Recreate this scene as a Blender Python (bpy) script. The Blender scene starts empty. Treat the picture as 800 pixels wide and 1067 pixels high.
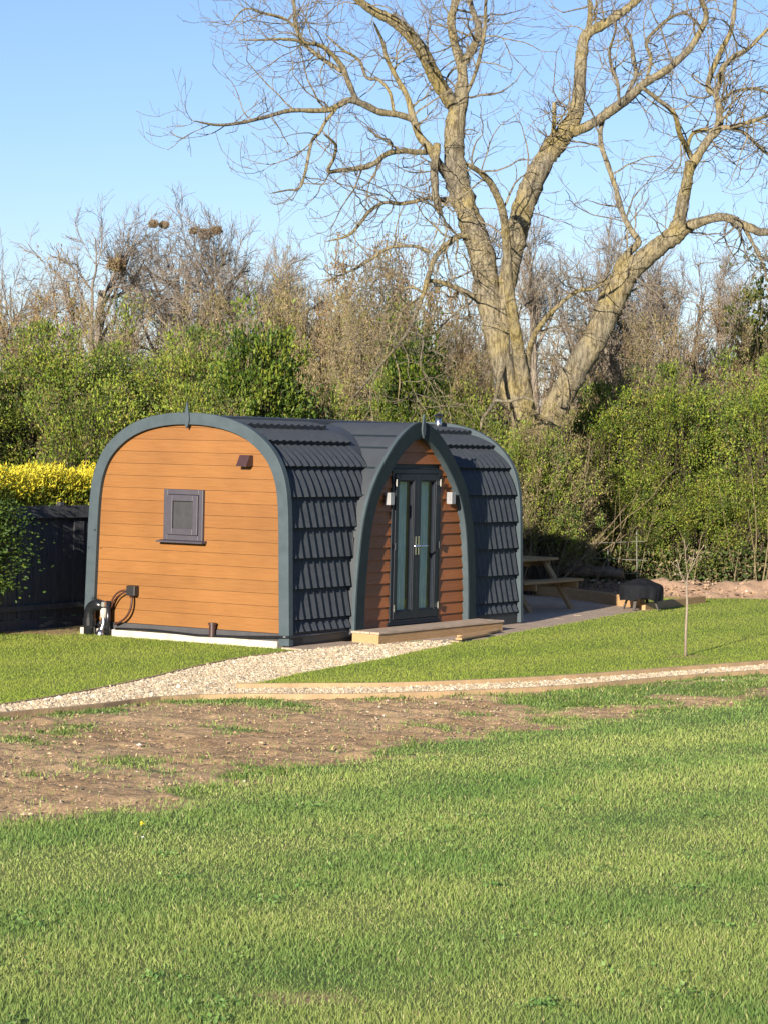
import bpy, bmesh, math, random
import numpy as np
from mathutils import Matrix, Vector
random.seed(7)
SC = bpy.context.scene
COL = SC.collection
PI = math.pi

# ------------------------------------------------------------------ camera model
CAMZ = 2.3735
FPX, PITCH, ROLL = 2546.19, -0.0267894, 0.0223436      # focal length in photo pixels (800 wide)
YAW = 0.5539984
SUN_AZ_SHIFT = math.radians(10.2)                        # sun is this much in front of the pod's long side
SUN_EL = math.radians(15.5)

def ray(x, y):
    a = (x-400.0)/FPX; b = (533.5-y)/FPX
    c, s = math.cos(ROLL), math.sin(ROLL)
    r = a*c-b*s; u = a*s+b*c
    c, s = math.cos(PITCH), math.sin(PITCH)
    return np.array([r, c-u*s, s+u*c])
def at(x, y, Y):
    d = ray(x, y); d = d*(Y/d[1])
    return np.array([d[0], d[1], d[2]+CAMZ])
def project(P):
    X, Y, Z = P[..., 0], P[..., 1], P[..., 2]-CAMZ
    c, s = math.cos(PITCH), math.sin(PITCH)
    d = np.maximum(Y*c+Z*s, 0.05); u = -Y*s+Z*c
    c, s = math.cos(ROLL), math.sin(ROLL)
    r2 = X*c+u*s; u2 = -X*s+u*c
    return 400+FPX*r2/d, 533.5-FPX*u2/d
def terrain(x, y):
    x = np.asarray(x, float); y = np.asarray(y, float)
    t = np.clip((23.5-y)/23.5, 0, 1.5)
    z = -0.03+0.80*t**1.35
    z = z+0.012*np.sin(x*1.3+y*0.7)*np.clip(t*4, 0, 1)
    return z
def gnd(x, y, dz=0.0):
    d = ray(x, y); z = 0.0
    for _ in range(25):
        t = (z+dz-CAMZ)/d[2]
        p = d*t
        z = float(terrain(p[0], p[1]))
    return np.array([p[0], p[1], z+dz])

# ------------------------------------------------------------------ object helpers
def tag(o, label=None, cat=None, group=None, kind=None):
    if label: o['label'] = label
    if cat: o['category'] = cat
    if group: o['group'] = group
    if kind: o['kind'] = kind
    return o
def empty(name, loc, rz=0.0):
    o = bpy.data.objects.new(name, None); COL.objects.link(o)
    o.location = loc; o.rotation_euler = (0, 0, rz); o.empty_display_size = 0.2
    return o
def link(name, me, mat, parent=None):
    o = bpy.data.objects.new(name, me); COL.objects.link(o)
    if mat is not None and not me.materials: me.materials.append(mat)
    if parent is not None: o.parent = parent
    return o
def np_mesh(name, V, quads=None, tris=None, col=None, smooth=False):
    V = np.asarray(V, np.float32)
    me = bpy.data.meshes.new(name)
    me.vertices.add(len(V)); me.vertices.foreach_set('co', V.ravel())
    nq = 0 if quads is None else len(quads); nt = 0 if tris is None else len(tris)
    idx = []; starts = []
    if nq: idx.append(np.asarray(quads, np.int32).ravel()); starts.append(np.arange(nq, dtype=np.int32)*4)
    if nt: idx.append(np.asarray(tris, np.int32).ravel()); starts.append(nq*4+np.arange(nt, dtype=np.int32)*3)
    idx = np.concatenate(idx); starts = np.concatenate(starts)
    me.loops.add(len(idx)); me.loops.foreach_set('vertex_index', idx)
    me.polygons.add(nq+nt); me.polygons.foreach_set('loop_start', starts)
    me.polygons.foreach_set('use_smooth', np.full(nq+nt, smooth, bool))
    if col is not None:
        a = me.color_attributes.new('Col', 'FLOAT_COLOR', 'POINT')
        c = np.ones((len(V), 4), np.float32); c[:, :3] = col
        a.data.foreach_set('color', c.ravel())
    me.update(calc_edges=True); me.validate()
    return me

class MB:
    """collects boxes, tubes, prisms and builds ONE mesh object"""
    def __init__(s): s.v = []; s.f = []
    def add(s, vs, fs):
        n = len(s.v); s.v += [tuple(map(float, q)) for q in vs]; s.f += [tuple(i+n for i in f) for f in fs]; return s
    def box(s, x0, x1, y0, y1, z0, z1, M=None):
        vs = [(x0,y0,z0),(x1,y0,z0),(x1,y1,z0),(x0,y1,z0),(x0,y0,z1),(x1,y0,z1),(x1,y1,z1),(x0,y1,z1)]
        if M is not None: vs = [M @ Vector(q) for q in vs]
        return s.add(vs, [(0,3,2,1),(4,5,6,7),(0,1,5,4),(1,2,6,5),(2,3,7,6),(3,0,4,7)])
    def bar(s, p0, p1, w, h, up=(0,0,1)):
        p0, p1 = Vector(p0), Vector(p1); d = (p1-p0); L = d.length; d.normalize()
        sd = d.cross(Vector(up)).normalized(); u = sd.cross(d)
        vs = []
        for p in (p0, p1):
            for a, b in ((-1,-1),(1,-1),(1,1),(-1,1)): vs.append(p+sd*(a*w/2)+u*(b*h/2))
        return s.add(vs, [(0,1,2,3),(7,6,5,4),(0,4,5,1),(1,5,6,2),(2,6,7,3),(3,7,4,0)])
    def tube(s, pts, r, n=8, caps=True):
        pts = [Vector(p) for p in pts]; rs = r if hasattr(r, '__len__') else [r]*len(pts)
        base = len(s.v); ref = None
        for i, p in enumerate(pts):
            t = (pts[min(i+1, len(pts)-1)]-pts[max(i-1, 0)]).normalized()
            if ref is None:
                ref = Vector((0,0,1)) if abs(t.z) < .9 else Vector((1,0,0))
            a = t.cross(ref).normalized(); b = a.cross(t); ref = b
            for k in range(n):
                q = p+(a*math.cos(2*PI*k/n)+b*math.sin(2*PI*k/n))*rs[i]; s.v.append(tuple(q))
        for i in range(len(pts)-1):
            for k in range(n):
                s.f.append((base+i*n+k, base+i*n+(k+1) % n, base+(i+1)*n+(k+1) % n, base+(i+1)*n+k))
        if caps:
            s.f.append(tuple(base+k for k in range(n))[::-1]); e = base+(len(pts)-1)*n
            s.f.append(tuple(e+k for k in range(n)))
        return s
    def poly_extrude(s, pts, dvec):
        """closed polygon (list of 3d points) extruded by dvec"""
        n = len(pts); d = Vector(dvec)
        vs = [Vector(p) for p in pts]+[Vector(p)+d for p in pts]
        fs = [tuple(range(n)), tuple(range(2*n-1, n-1, -1))]+[(i, i+n, (i+1) % n+n, (i+1) % n) for i in range(n)]
        return s.add(vs, fs)
    def build(s, name, mat, parent=None, bevel=0.0, smooth=False, seg=2):
        me = bpy.data.meshes.new(name); me.from_pydata(s.v, [], s.f); me.validate()
        bm = bmesh.new(); bm.from_mesh(me); bmesh.ops.recalc_face_normals(bm, faces=bm.faces); bm.to_mesh(me); bm.free()
        if smooth:
            for p in me.polygons: p.use_smooth = True
        o = link(name, me, mat, parent)
        if bevel:
            m = o.modifiers.new('bevel', 'BEVEL'); m.width = bevel; m.segments = seg; m.limit_method = 'ANGLE'; m.angle_limit = 0.7
        return o

# ------------------------------------------------------------------ materials
def mat_new(name):
    m = bpy.data.materials.new(name); m.use_nodes = True
    nt = m.node_tree; nt.nodes.clear()
    out = nt.nodes.new('ShaderNodeOutputMaterial')
    return m, nt, out
def N(nt, t, **kw):
    n = nt.nodes.new(t)
    for k, v in kw.items():
        if k in n.inputs: n.inputs[k].default_value = v
        else: setattr(n, k, v)
    return n
def ramp(nt, stops):
    n = nt.nodes.new('ShaderNodeValToRGB'); e = n.color_ramp.elements
    while len(e) < len(stops): e.new(0.5)
    for i, (p, c) in enumerate(stops):
        e[i].position = p; e[i].color = (c[0], c[1], c[2], 1)
    return n
def surf(name, c1, c2=None, scale=8.0, rough=0.6, bump=0.0, bscale=60.0, stretch=None, metallic=0.0, spec=0.5, detail=5.0, lo=0.35, hi=0.65, coat=0.0):
    """principled surface, two colours mixed by noise in object space"""
    m, nt, out = mat_new(name)
    p = N(nt, 'ShaderNodeBsdfPrincipled'); p.inputs['Roughness'].default_value = rough; p.inputs['Metallic'].default_value = metallic
    p.inputs['Specular IOR Level'].default_value = spec; p.inputs['Coat Weight'].default_value = coat
    nt.links.new(p.outputs[0], out.inputs[0])
    tc = N(nt, 'ShaderNodeTexCoord'); mp = N(nt, 'ShaderNodeMapping')
    if stretch: mp.inputs['Scale'].default_value = stretch
    nt.links.new(tc.outputs['Object'], mp.inputs[0])
    if c2 is None: c2 = tuple(v*0.8 for v in c1)
    nz = N(nt, 'ShaderNodeTexNoise', Scale=scale, Detail=detail, Roughness=0.6); nt.links.new(mp.outputs[0], nz.inputs['Vector'])
    r = ramp(nt, [(lo, c1), (hi, c2)]); nt.links.new(nz.outputs['Fac'], r.inputs[0]); nt.links.new(r.outputs[0], p.inputs['Base Color'])
    if bump:
        nb = N(nt, 'ShaderNodeTexNoise', Scale=bscale, Detail=4.0); nt.links.new(mp.outputs[0], nb.inputs['Vector'])
        b = N(nt, 'ShaderNodeBump', Strength=bump, Distance=0.02); nt.links.new(nb.outputs['Fac'], b.inputs['Height']); nt.links.new(b.outputs[0], p.inputs['Normal'])
    return m
def col_mat(name, rough=0.7, translucent=0.0, mul=1.0, gloss=0.03):
    """colour comes from the mesh's own 'Col' attribute (each leaf / blade / stone has its own natural colour)"""
    m, nt, out = mat_new(name)
    at_ = N(nt, 'ShaderNodeAttribute', attribute_name='Col')
    d = N(nt, 'ShaderNodeBsdfPrincipled'); d.inputs['Roughness'].default_value = rough; d.inputs['Specular IOR Level'].default_value = gloss*10
    nt.links.new(at_.outputs['Color'], d.inputs['Base Color'])
    if translucent:
        t = N(nt, 'ShaderNodeBsdfTranslucent'); nt.links.new(at_.outputs['Color'], t.inputs['Color'])
        mx = N(nt, 'ShaderNodeMixShader', Fac=translucent)
        nt.links.new(d.outputs[0], mx.inputs[1]); nt.links.new(t.outputs[0], mx.inputs[2]); nt.links.new(mx.outputs[0], out.inputs[0])
    else: nt.links.new(d.outputs[0], out.inputs[0])
    return m

M = {}
M['tile'] = surf('tile_anthracite', (.046,.053,.063), (.035,.041,.051), 14, .6, .25, 400, spec=.18)
M['frame'] = surf('frame_greygreen', (.056,.075,.087), (.044,.061,.072), 5, .6, .12, 90, spec=.2)
M['porchframe'] = surf('porch_frame_shaded', (.016,.025,.029), (.012,.020,.024), 6, .65, .1, 90, spec=.15)  # frame colour darkened: shade on the sunless porch front put into the colour
M['panel'] = surf('roof_panel', (.044,.050,.058), (.037,.042,.050), 5, .55, .1, 200)
M['dark'] = surf('dark_body', (.02,.022,.026), None, 5, .6)
M['upvc'] = surf('anthracite_upvc', (.010,.014,.021), (.008,.011,.018), 10, .4, .03, 200, spec=.25)
M['winframe'] = surf('window_frame_grey', (.058,.054,.068), (.050,.046,.060), 10, .42, .05, 200)
M['skirt'] = surf('skirting_grey', (.05,.05,.056), (.04,.04,.046), 8, .6, .1, 80)
M['slab'] = surf('concrete_slab', (.50,.46,.40), (.36,.33,.28), 9, .85, .3, 60)
M['steel'] = surf('brushed_steel', (.62,.62,.63), (.5,.5,.52), 12, .3, metallic=1.0)
M['lampgrey'] = surf('lamp_grey', (.24,.24,.25), (.20,.20,.21), 10, .45)
M['chrome'] = surf('chrome', (.8,.8,.82), None, 12, .15, metallic=1.0)
M['blackpipe'] = surf('black_pipe', (.012,.013,.016), None, 12, .25)
M['cable'] = surf('cable_brown', (.05,.016,.010), None, 20, .5)
M['lag'] = surf('pipe_lagging', (.55,.5,.43), (.38,.34,.3), 20, .6, .3, 90)
M['brownbox'] = surf('vent_brown', (.05,.024,.024), None, 12, .4)
M['blackbox'] = surf('box_dark', (.018,.018,.021), None, 12, .45)
M['newwood'] = surf('new_timber', (.40,.25,.12), (.30,.18,.08), 6, .75, .25, 40, stretch=(1, 12, 12))
M['edging'] = surf('edging_timber', (.42,.285,.155), (.30,.205,.115), 3, .8, .25, 40)
M['deckwood'] = surf('weathered_decking', (.46,.35,.26), (.28,.215,.16), 4, .75, .3, 60, stretch=(1, 10, 10))
M['tablewood'] = surf('table_timber', (.31,.195,.085), (.23,.145,.06), 5, .75, .3, 50, stretch=(1, 9, 9))
M['fencewood'] = surf('fence_black_timber', (.075,.080,.092), (.040,.044,.052), 5, .75, .3, 50, stretch=(9, 9, 1))
M['cover'] = surf('black_cover_cloth', (.008,.009,.012), (.012,.013,.016), 7, .9, .5, 14, spec=.08)
M['rust'] = surf('rusty_leg', (.05,.04,.035), None, 14, .6)
M['wire'] = surf('galvanised_wire', (.15,.145,.12), None, 14, .6)
M['sapling'] = surf('sapling_bark', (.25,.20,.15), (.18,.14,.105), 20, .8, .3, 80)
M['barkbig'] = None
M['leaf'] = col_mat('leaf', .55, .28)
M['blade'] = col_mat('grass_blade', .6, .30)
M['stone'] = col_mat('gravel_stone', .75)
M['twig'] = col_mat('twig', .8)
M['log'] = surf('log_bark', (.16,.11,.075), (.07,.05,.035), 9, .9, .6, 25)

def bark_mat(name, a, b, c):
    m, nt, out = mat_new(name)
    p = N(nt, 'ShaderNodeBsdfPrincipled', Roughness=.9); p.inputs['Specular IOR Level'].default_value = .2
    nt.links.new(p.outputs[0], out.inputs[0])
    tc = N(nt, 'ShaderNodeTexCoord')
    n1 = N(nt, 'ShaderNodeTexNoise', Scale=1.1, Detail=6.0, Roughness=.65); nt.links.new(tc.outputs['Object'], n1.inputs['Vector'])
    r1 = ramp(nt, [(.36, a), (.5, b), (.64, c)]); nt.links.new(n1.outputs['Fac'], r1.inputs[0])
    mp = N(nt, 'ShaderNodeMapping'); mp.inputs['Scale'].default_value = (9, 9, 2.2); nt.links.new(tc.outputs['Object'], mp.inputs[0])
    n2 = N(nt, 'ShaderNodeTexNoise', Scale=2.2, Detail=7.0, Roughness=.75); nt.links.new(mp.outputs[0], n2.inputs['Vector'])
    r2 = ramp(nt, [(.41, (.22,.20,.19)), (.55, (1.08,1.08,1.08))]); nt.links.new(n2.outputs['Fac'], r2.inputs[0])
    mx = N(nt, 'ShaderNodeMix', data_type='RGBA', blend_type='MULTIPLY'); mx.inputs['Factor'].default_value = .75
    nt.links.new(r1.outputs[0], mx.inputs['A']); nt.links.new(r2.outputs[0], mx.inputs['B']); nt.links.new(mx.outputs['Result'], p.inputs['Base Color'])
    b_ = N(nt, 'ShaderNodeBump', Strength=1.0, Distance=.09); nt.links.new(n2.outputs['Fac'], b_.inputs['Height']); nt.links.new(b_.outputs[0], p.inputs['Normal'])
    return m
M['barkbig'] = bark_mat('lichen_bark', (.225,.20,.155), (.30,.255,.165), (.35,.28,.12))
M['barkgrey'] = bark_mat('grey_bark', (.13,.11,.085), (.16,.135,.10), (.11,.09,.065))
M['barkdark'] = bark_mat('dark_bark', (.11,.09,.06), (.15,.12,.08), (.09,.07,.05))

def wood_clad(name, c1, c2, c3, grain=(1, 18, 18)):
    """composite cladding: base colour varies a little per board, fine long grain along the board"""
    m, nt, out = mat_new(name)
    p = N(nt, 'ShaderNodeBsdfPrincipled', Roughness=.55); p.inputs['Specular IOR Level'].default_value = .35
    nt.links.new(p.outputs[0], out.inputs[0])
    at_ = N(nt, 'ShaderNodeAttribute', attribute_name='Col')
    tc = N(nt, 'ShaderNodeTexCoord'); mp = N(nt, 'ShaderNodeMapping'); mp.inputs['Scale'].default_value = grain
    nt.links.new(tc.outputs['Object'], mp.inputs[0])
    n1 = N(nt, 'ShaderNodeTexNoise', Scale=3.0, Detail=8.0, Roughness=.7); nt.links.new(mp.outputs[0], n1.inputs['Vector'])
    r1 = ramp(nt, [(.3, c1), (.5, c2), (.7, c3)]); nt.links.new(n1.outputs['Fac'], r1.inputs[0])
    n2 = N(nt, 'ShaderNodeTexNoise', Scale=1.3, Detail=3.0); nt.links.new(tc.outputs['Object'], n2.inputs['Vector'])
    r2 = ramp(nt, [(.3, (.88,.86,.84)), (.7, (1.06,1.06,1.06))]); nt.links.new(n2.outputs['Fac'], r2.inputs[0])
    mx = N(nt, 'ShaderNodeMix', data_type='RGBA', blend_type='MULTIPLY'); mx.inputs['Factor'].default_value = 1
    nt.links.new(r1.outputs[0], mx.inputs['A']); nt.links.new(r2.outputs[0], mx.inputs['B'])
    mx2 = N(nt, 'ShaderNodeMix', data_type='RGBA', blend_type='MULTIPLY'); mx2.inputs['Factor'].default_value = 1
    nt.links.new(mx.outputs['Result'], mx2.inputs['A']); nt.links.new(at_.outputs['Color'], mx2.inputs['B'])
    nt.links.new(mx2.outputs['Result'], p.inputs['Base Color'])
    b_ = N(nt, 'ShaderNodeBump', Strength=.25, Distance=.01); nt.links.new(n1.outputs['Fac'], b_.inputs['Height']); nt.links.new(b_.outputs[0], p.inputs['Normal'])
    return m
M['clad'] = wood_clad('orange_cladding', (.188,.079,.021), (.216,.094,.026), (.236,.105,.030), (18, 1, 18))
M['porchclad'] = wood_clad('brown_cladding', (.205,.068,.020), (.245,.084,.025), (.28,.10,.03), (1, 18, 18))

def glass_mat(name, tint):
    m, nt, out = mat_new(name)
    g = N(nt, 'ShaderNodeBsdfGlossy', Roughness=.02); g.inputs['Color'].default_value = (.95,.97,1,1)
    t = N(nt, 'ShaderNodeBsdfTransparent'); t.inputs['Color'].default_value = (*tint, 1)
    f = N(nt, 'ShaderNodeLayerWeight', Blend=.5); pw = N(nt, 'ShaderNodeMath', operation='POWER'); pw.inputs[1].default_value = 5.0; nt.links.new(f.outputs['Facing'], pw.inputs[0])
    ml = N(nt, 'ShaderNodeMath', operation='MULTIPLY_ADD'); ml.inputs[1].default_value = .90; ml.inputs[2].default_value = .12; nt.links.new(pw.outputs[0], ml.inputs[0])
    mx = N(nt, 'ShaderNodeMixShader'); nt.links.new(ml.outputs[0], mx.inputs[0]); nt.links.new(t.outputs[0], mx.inputs[1]); nt.links.new(g.outputs[0], mx.inputs[2])
    nt.links.new(mx.outputs[0], out.inputs[0])
    return m
M['glass'] = glass_mat('door_glass', (.85,.93,.92))
M['obscure'] = surf('obscure_glass', (.055,.055,.060), (.045,.045,.05), 8, .18, .1, 60)
M['curtain'] = surf('curtain_cloth', (.60,.70,.71), (.36,.46,.48), 4, .9, stretch=(14, 14, 1))

# ------------------------------------------------------------------ batched geometry: polylines, tubes, leaves
def unit(v): return v/np.maximum(np.linalg.norm(v, axis=-1, keepdims=True), 1e-9)
def grow(rng, start, d, length, K, wig, up, curl=None):
    """N random walks of K points"""
    n = len(start); P = np.zeros((n, K, 3)); P[:, 0] = start; d = unit(d).copy()
    length = np.broadcast_to(np.asarray(length, float), (n,))
    for k in range(1, K):
        d = d+rng.normal(size=(n, 3))*wig; d[:, 2] += up
        if curl is not None: d[:, 2] += curl*(k/K)
        d = unit(d); P[:, k] = P[:, k-1]+d*(length/(K-1))[:, None]
    return P
def sprout(rng, P, R, per, t0, t1, ang, angv=0.25):
    n, K, _ = P.shape
    idx = np.repeat(np.arange(n), per); m = len(idx)
    t = rng.uniform(t0, t1, m)*(K-1); i = np.clip(t.astype(int), 0, K-2); f = (t-i)[:, None]
    a, b = P[idx, i], P[idx, i+1]; T = unit(b-a); pos = a*(1-f)+b*f
    r = R[idx, i]*(1-f[:, 0])+R[idx, i+1]*f[:, 0]
    rnd = rng.normal(size=(m, 3)); perp = unit(rnd-(rnd*T).sum(1, keepdims=True)*T)
    an = np.clip(rng.normal(ang, angv, m), .1, 2.2)[:, None]
    return pos, unit(T*np.cos(an)+perp*np.sin(an)), r, t/(K-1), idx
def taper(r0, r1, K, p=1.0):
    s = np.linspace(0, 1, K)**p
    r0 = np.asarray(r0)[:, None]; r1 = np.broadcast_to(np.asarray(r1, float), (len(r0),))[:, None]
    return r0*(1-s)+r1*s
def tubes(P, R, sides, jitter=0.0, rng=None):
    n, K, _ = P.shape
    T = np.empty_like(P); T[:, 1:-1] = P[:, 2:]-P[:, :-2]; T[:, 0] = P[:, 1]-P[:, 0]; T[:, -1] = P[:, -1]-P[:, -2]; T = unit(T)
    main = unit(P[:, -1]-P[:, 0]); ref = np.where(np.abs(main[:, 2:3]) < .8, np.array([[0, 0, 1.0]]), np.array([[1.0, 0.3, 0]]))
    A = unit(np.cross(T, ref[:, None, :])); B = np.cross(A, T)
    th = np.arange(sides)*2*PI/sides
    RR = R[:, :, None]
    if jitter: RR = RR*(1+rng.normal(size=(n, K, sides))*jitter)
    V = P[:, :, None, :]+RR[..., None]*(A[:, :, None, :]*np.cos(th)[:, None]+B[:, :, None, :]*np.sin(th)[:, None])
    V = V.reshape(-1, 3)
    base = (np.arange(n)*K*sides)[:, None, None]; k = (np.arange(K-1)*sides)[None, :, None]; s = np.arange(sides)[None, None, :]; s2 = (s+1) % sides
    q = np.stack([base+k+s, base+k+s2, base+k+sides+s2, base+k+sides+s], -1).reshape(-1, 4)
    return V, q
def merge(parts):
    V = []; Q = []; n = 0; C = []
    for p in parts:
        V.append(p[0]); Q.append(p[1]+n); n += len(p[0])
        if len(p) > 2: C.append(np.broadcast_to(p[2], (len(p[0]), 3)))
    return np.concatenate(V), np.concatenate(Q), (np.concatenate(C) if C else None)
def leaves(rng, pos, size, aspect=.6, flat=0.0, axis=None, droop=0.0):
    """one folded diamond per position; returns V, quads"""
    n = len(pos)
    ax = unit(rng.normal(size=(n, 3))) if axis is None else unit(axis+rng.normal(size=(n, 3))*.5)
    ax[:, 2] -= droop; ax = unit(ax)
    nr = rng.normal(size=(n, 3)); nr[:, 2] += flat; nr = unit(nr)
    sd = unit(np.cross(ax, nr)); nn = np.cross(sd, ax)
    s = (np.asarray(size)*rng.uniform(.6, 1.3, n))[:, None]
    b = pos; tip = pos+ax*s; mid = pos+ax*s*.45+nn*s*.12
    V = np.stack([b, mid+sd*s*aspect*.5, tip, mid-sd*s*aspect*.5], 1).reshape(-1, 3)
    q = np.arange(n*4).reshape(-1, 4)
    return V, q
def palette(rng, n, cols, w=None, v=.18, rep=4):
    cols = np.asarray(cols); k = rng.choice(len(cols), n, p=w)
    c = cols[k]*np.clip(rng.normal(1, v, (n, 1)), .5, 1.6)
    return np.repeat(c, rep, 0)
# ================================================================== THE POD
# pod axes: x = along the tiled long side (away from the camera), y = depth behind that side, z up
POD_C = (-1.0727, 28.6826, 0.0)
POD_RZ = PI/2-YAW
PL, PW, PH = 5.71, 3.07, 2.732           # length, width, height
BC = PW/2
vdir = np.array([math.sin(YAW), math.cos(YAW), 0]); udir = np.array([-math.cos(YAW), math.sin(YAW), 0])
def pod2w(a, b, z=0.0): return np.array(POD_C)+vdir*a+udir*b+np.array([0, 0, z])

def spline_prof(pts, n):
    """arc-length resampled Catmull-Rom through 2d points"""
    p = np.array(pts, float); out = []
    q = np.vstack([2*p[0]-p[1], p, 2*p[-1]-p[-2]])
    for i in range(1, len(q)-2):
        for t in np.linspace(0, 1, 16, endpoint=False):
            out.append(.5*((2*q[i])+(-q[i-1]+q[i+1])*t+(2*q[i-1]-5*q[i]+4*q[i+1]-q[i+2])*t*t+(-q[i-1]+3*q[i]-3*q[i+1]+q[i+2])*t**3))
    out.append(p[-1]); out = np.array(out)
    s = np.concatenate([[0], np.cumsum(np.linalg.norm(np.diff(out, axis=0), axis=1))])
    u = np.linspace(0, s[-1], n)
    return np.stack([np.interp(u, s, out[:, 0]), np.interp(u, s, out[:, 1])], 1)
# half profile (half width, height) measured up the end arch
HALF = [(1.540,0),(1.525,.45),(1.508,.99),(1.494,1.42),(1.475,1.70),(1.445,1.89),(1.385,2.075),(1.285,2.25),(1.13,2.41),(.93,2.545),(.70,2.64),(.45,2.698),(.22,2.725),(0,2.733)]
PROF = spline_prof(HALF, 120)
def offset_prof(P, d):
    T = np.gradient(P, axis=0); T /= np.linalg.norm(T, axis=1)[:, None]
    nrm = np.stack([T[:, 1], -T[:, 0]], 1)            # outward (to +x, up)
    Q = P+nrm*d; Q[-1, 0] = 0; Q[:, 0] = np.maximum(Q[:, 0], 0); return Q, nrm
def arch_loop(P):
    """full arch from the front foot over the top to the rear foot, in (y, z)"""
    f = [(BC-h, z) for h, z in P]; r = [(BC+h, z) for h, z in P[::-1][1:]]
    return f+r

pod = empty('glamping_pod', POD_C, POD_RZ)
tag(pod, 'arched glamping pod with orange clad end and dark tiled curved sides', 'glamping pod')

def ring(outer, inner, axis_fn, d0, d1):
    """band between two open arches, extruded from d0 to d1"""
    mb = MB(); n = len(outer); vs = []
    for d in (d0, d1):
        for o, i in zip(outer, inner): vs += [axis_fn(o, d), axis_fn(i, d)]
    fs = []
    for k in range(n-1):
        a = 2*k
        fs += [(a, a+1, a+3, a+2)]; b = a+2*n
        fs += [(b, b+2, b+3, b+1), (a, a+2, b+2, b), (a+1, b+1, b+3, a+3)]
    e = 2*(n-1); fs += [(0, 2*n, 2*n+1, 1), (e, e+1, e+1+2*n, e+2*n)]
    return mb.add(vs, fs)
pend = lambda q, d: (d, q[0], q[1])
inP, _ = offset_prof(PROF, -.145)
ring(arch_loop(PROF), arch_loop(inP), pend, -.02, .075).build('end_frame', M['frame'], pod, bevel=.006)
ring(arch_loop(PROF), arch_loop(inP), pend, PL-.055, PL+.02).build('end_frame', M['frame'], pod, bevel=.006)

# solid dark body inside the shell (keeps daylight out)
b_in, _ = offset_prof(PROF, -.125)

# porch arch: half width by height
PC = 2.855
PHALF = [(1.485,0.06),(1.483,.20),(1.468,.57),(1.428,.95),(1.368,1.33),(1.292,1.58),(1.200,1.78),(1.075,1.97),(.960,2.105),(.815,2.25),(.665,2.385),(.50,2.505),(.30,2.615),(.13,2.675),(0,2.688)]
PPROF = spline_prof(PHALF, 100)
PIN, _ = offset_prof(PPROF, -.19)
PIN = PIN[(PIN[:, 1] < 2.52)]; 
PINtop = 2.508
def half_at(P, z):
    zz = P[:, 1]; hh = P[:, 0]; o = np.argsort(zz); return np.interp(z, zz[o], hh[o], right=0)
def parch(P): return [(PC-h, z) for h, z in P]+[(PC+h, z) for h, z in P[::-1][1:]]

# body wall, cut away where the porch is
AS = np.linspace(.09, PL-.07, 160)
V = []; Q = []
bl = np.array(arch_loop(b_in)); nb = len(bl)
for a in AS:
    for y, z in bl: V.append((a, y, z))
for i in range(len(AS)-1):
    am = (AS[i]+AS[i+1])/2
    for k in range(nb-1):
        y, z = bl[k]
        if y < BC and abs(am-PC) < half_at(PPROF, z)-.06 and z < 2.55: continue
        Q.append((i*nb+k, i*nb+k+1, (i+1)*nb+k+1, (i+1)*nb+k))
link('body_shell', np_mesh('body_shell', V, Q), M['dark'], pod)

# ---- tiles: stepped, ribbed courses
TILE, TNRM = offset_prof(PROF, -.085)
tile_s = np.concatenate([[0], np.cumsum(np.linalg.norm(np.diff(TILE, axis=0), axis=1))])
z_edges = [.15, .297, .661, 1.024, 1.386, 1.745, 2.09, 2.370, 2.556, 2.665, 2.722]
s_edges = [float(np.interp(z, TILE[:, 1], tile_s)) for z in z_edges]; s_edges[-1] = tile_s[-1]-.06
RIB = .1475
def tile_section(name, a0, a1, front=True, cut=None):
    parts = []
    da = RIB/8.0; na = int(round((a1-a0)/da)); A = np.linspace(a0, a1, na+1)
    ph = (A-a0)/RIB
    fr = ph % 1.0
    ribh = .030*np.where(fr < .62, fr/.62, (1-fr)/.38)
    for ci in range(len(s_edges)-1):
        s0, s1 = s_edges[ci], s_edges[ci+1]
        ns = 6; S = np.linspace(s0, s1+.02, ns)
        P = np.stack([np.interp(S, tile_s, TILE[:, 0]), np.interp(S, tile_s, TILE[:, 1])], 1)
        Nn = np.stack([np.interp(S, tile_s, TNRM[:, 0]), np.interp(S, tile_s, TNRM[:, 1])], 1); Nn /= np.linalg.norm(Nn, axis=1)[:, None]
        tilt = np.linspace(.046, -.010, ns)
        fade = np.linspace(1, .72, ns)
        off = tilt[:, None]+ribh[None, :]*fade[:, None]
        H = P[:, 0][:, None]+Nn[:, 0][:, None]*off; Z = P[:, 1][:, None]+Nn[:, 1][:, None]*off
        # lip: turn the lower edge back down to the course below
        lip = np.full(na+1, -.022)
        Hl = P[0, 0]+Nn[0, 0]*lip; Zl = P[0, 1]+Nn[0, 1]*lip+.004
        H = np.vstack([Hl, H]); Z = np.vstack([Zl, Z])
        Y = BC-H if front else BC+H
        V = np.stack([np.broadcast_to(A, H.shape), Y, Z], -1).reshape(-1, 3)
        i = np.arange(ns)[:, None]; k = np.arange(na)[None, :]; w = na+1
        q = np.stack([i*w+k, i*w+k+1, (i+1)*w+k+1, (i+1)*w+k], -1).reshape(-1, 4)
        if cut is not None:
            am = (A[:-1]+A[1:])/2; zm = (Z[:-1]+Z[1:])[:, :-1]/2
            keep = np.abs(am[None, :]-PC) > half_at(PPROF, zm)-.07
            q = q[keep.ravel()]
        parts.append((V, q))
    V, q, _ = merge(parts)
    return link(name, np_mesh(name, V, q), M['tile'], pod)
tile_section('tiled_roof', .077, 1.97, True, cut=True)
tile_section('tiled_roof', 3.74, PL-.058, True, cut=True)
tile_section('tiled_roof', .077, PL-.058, False)
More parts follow.
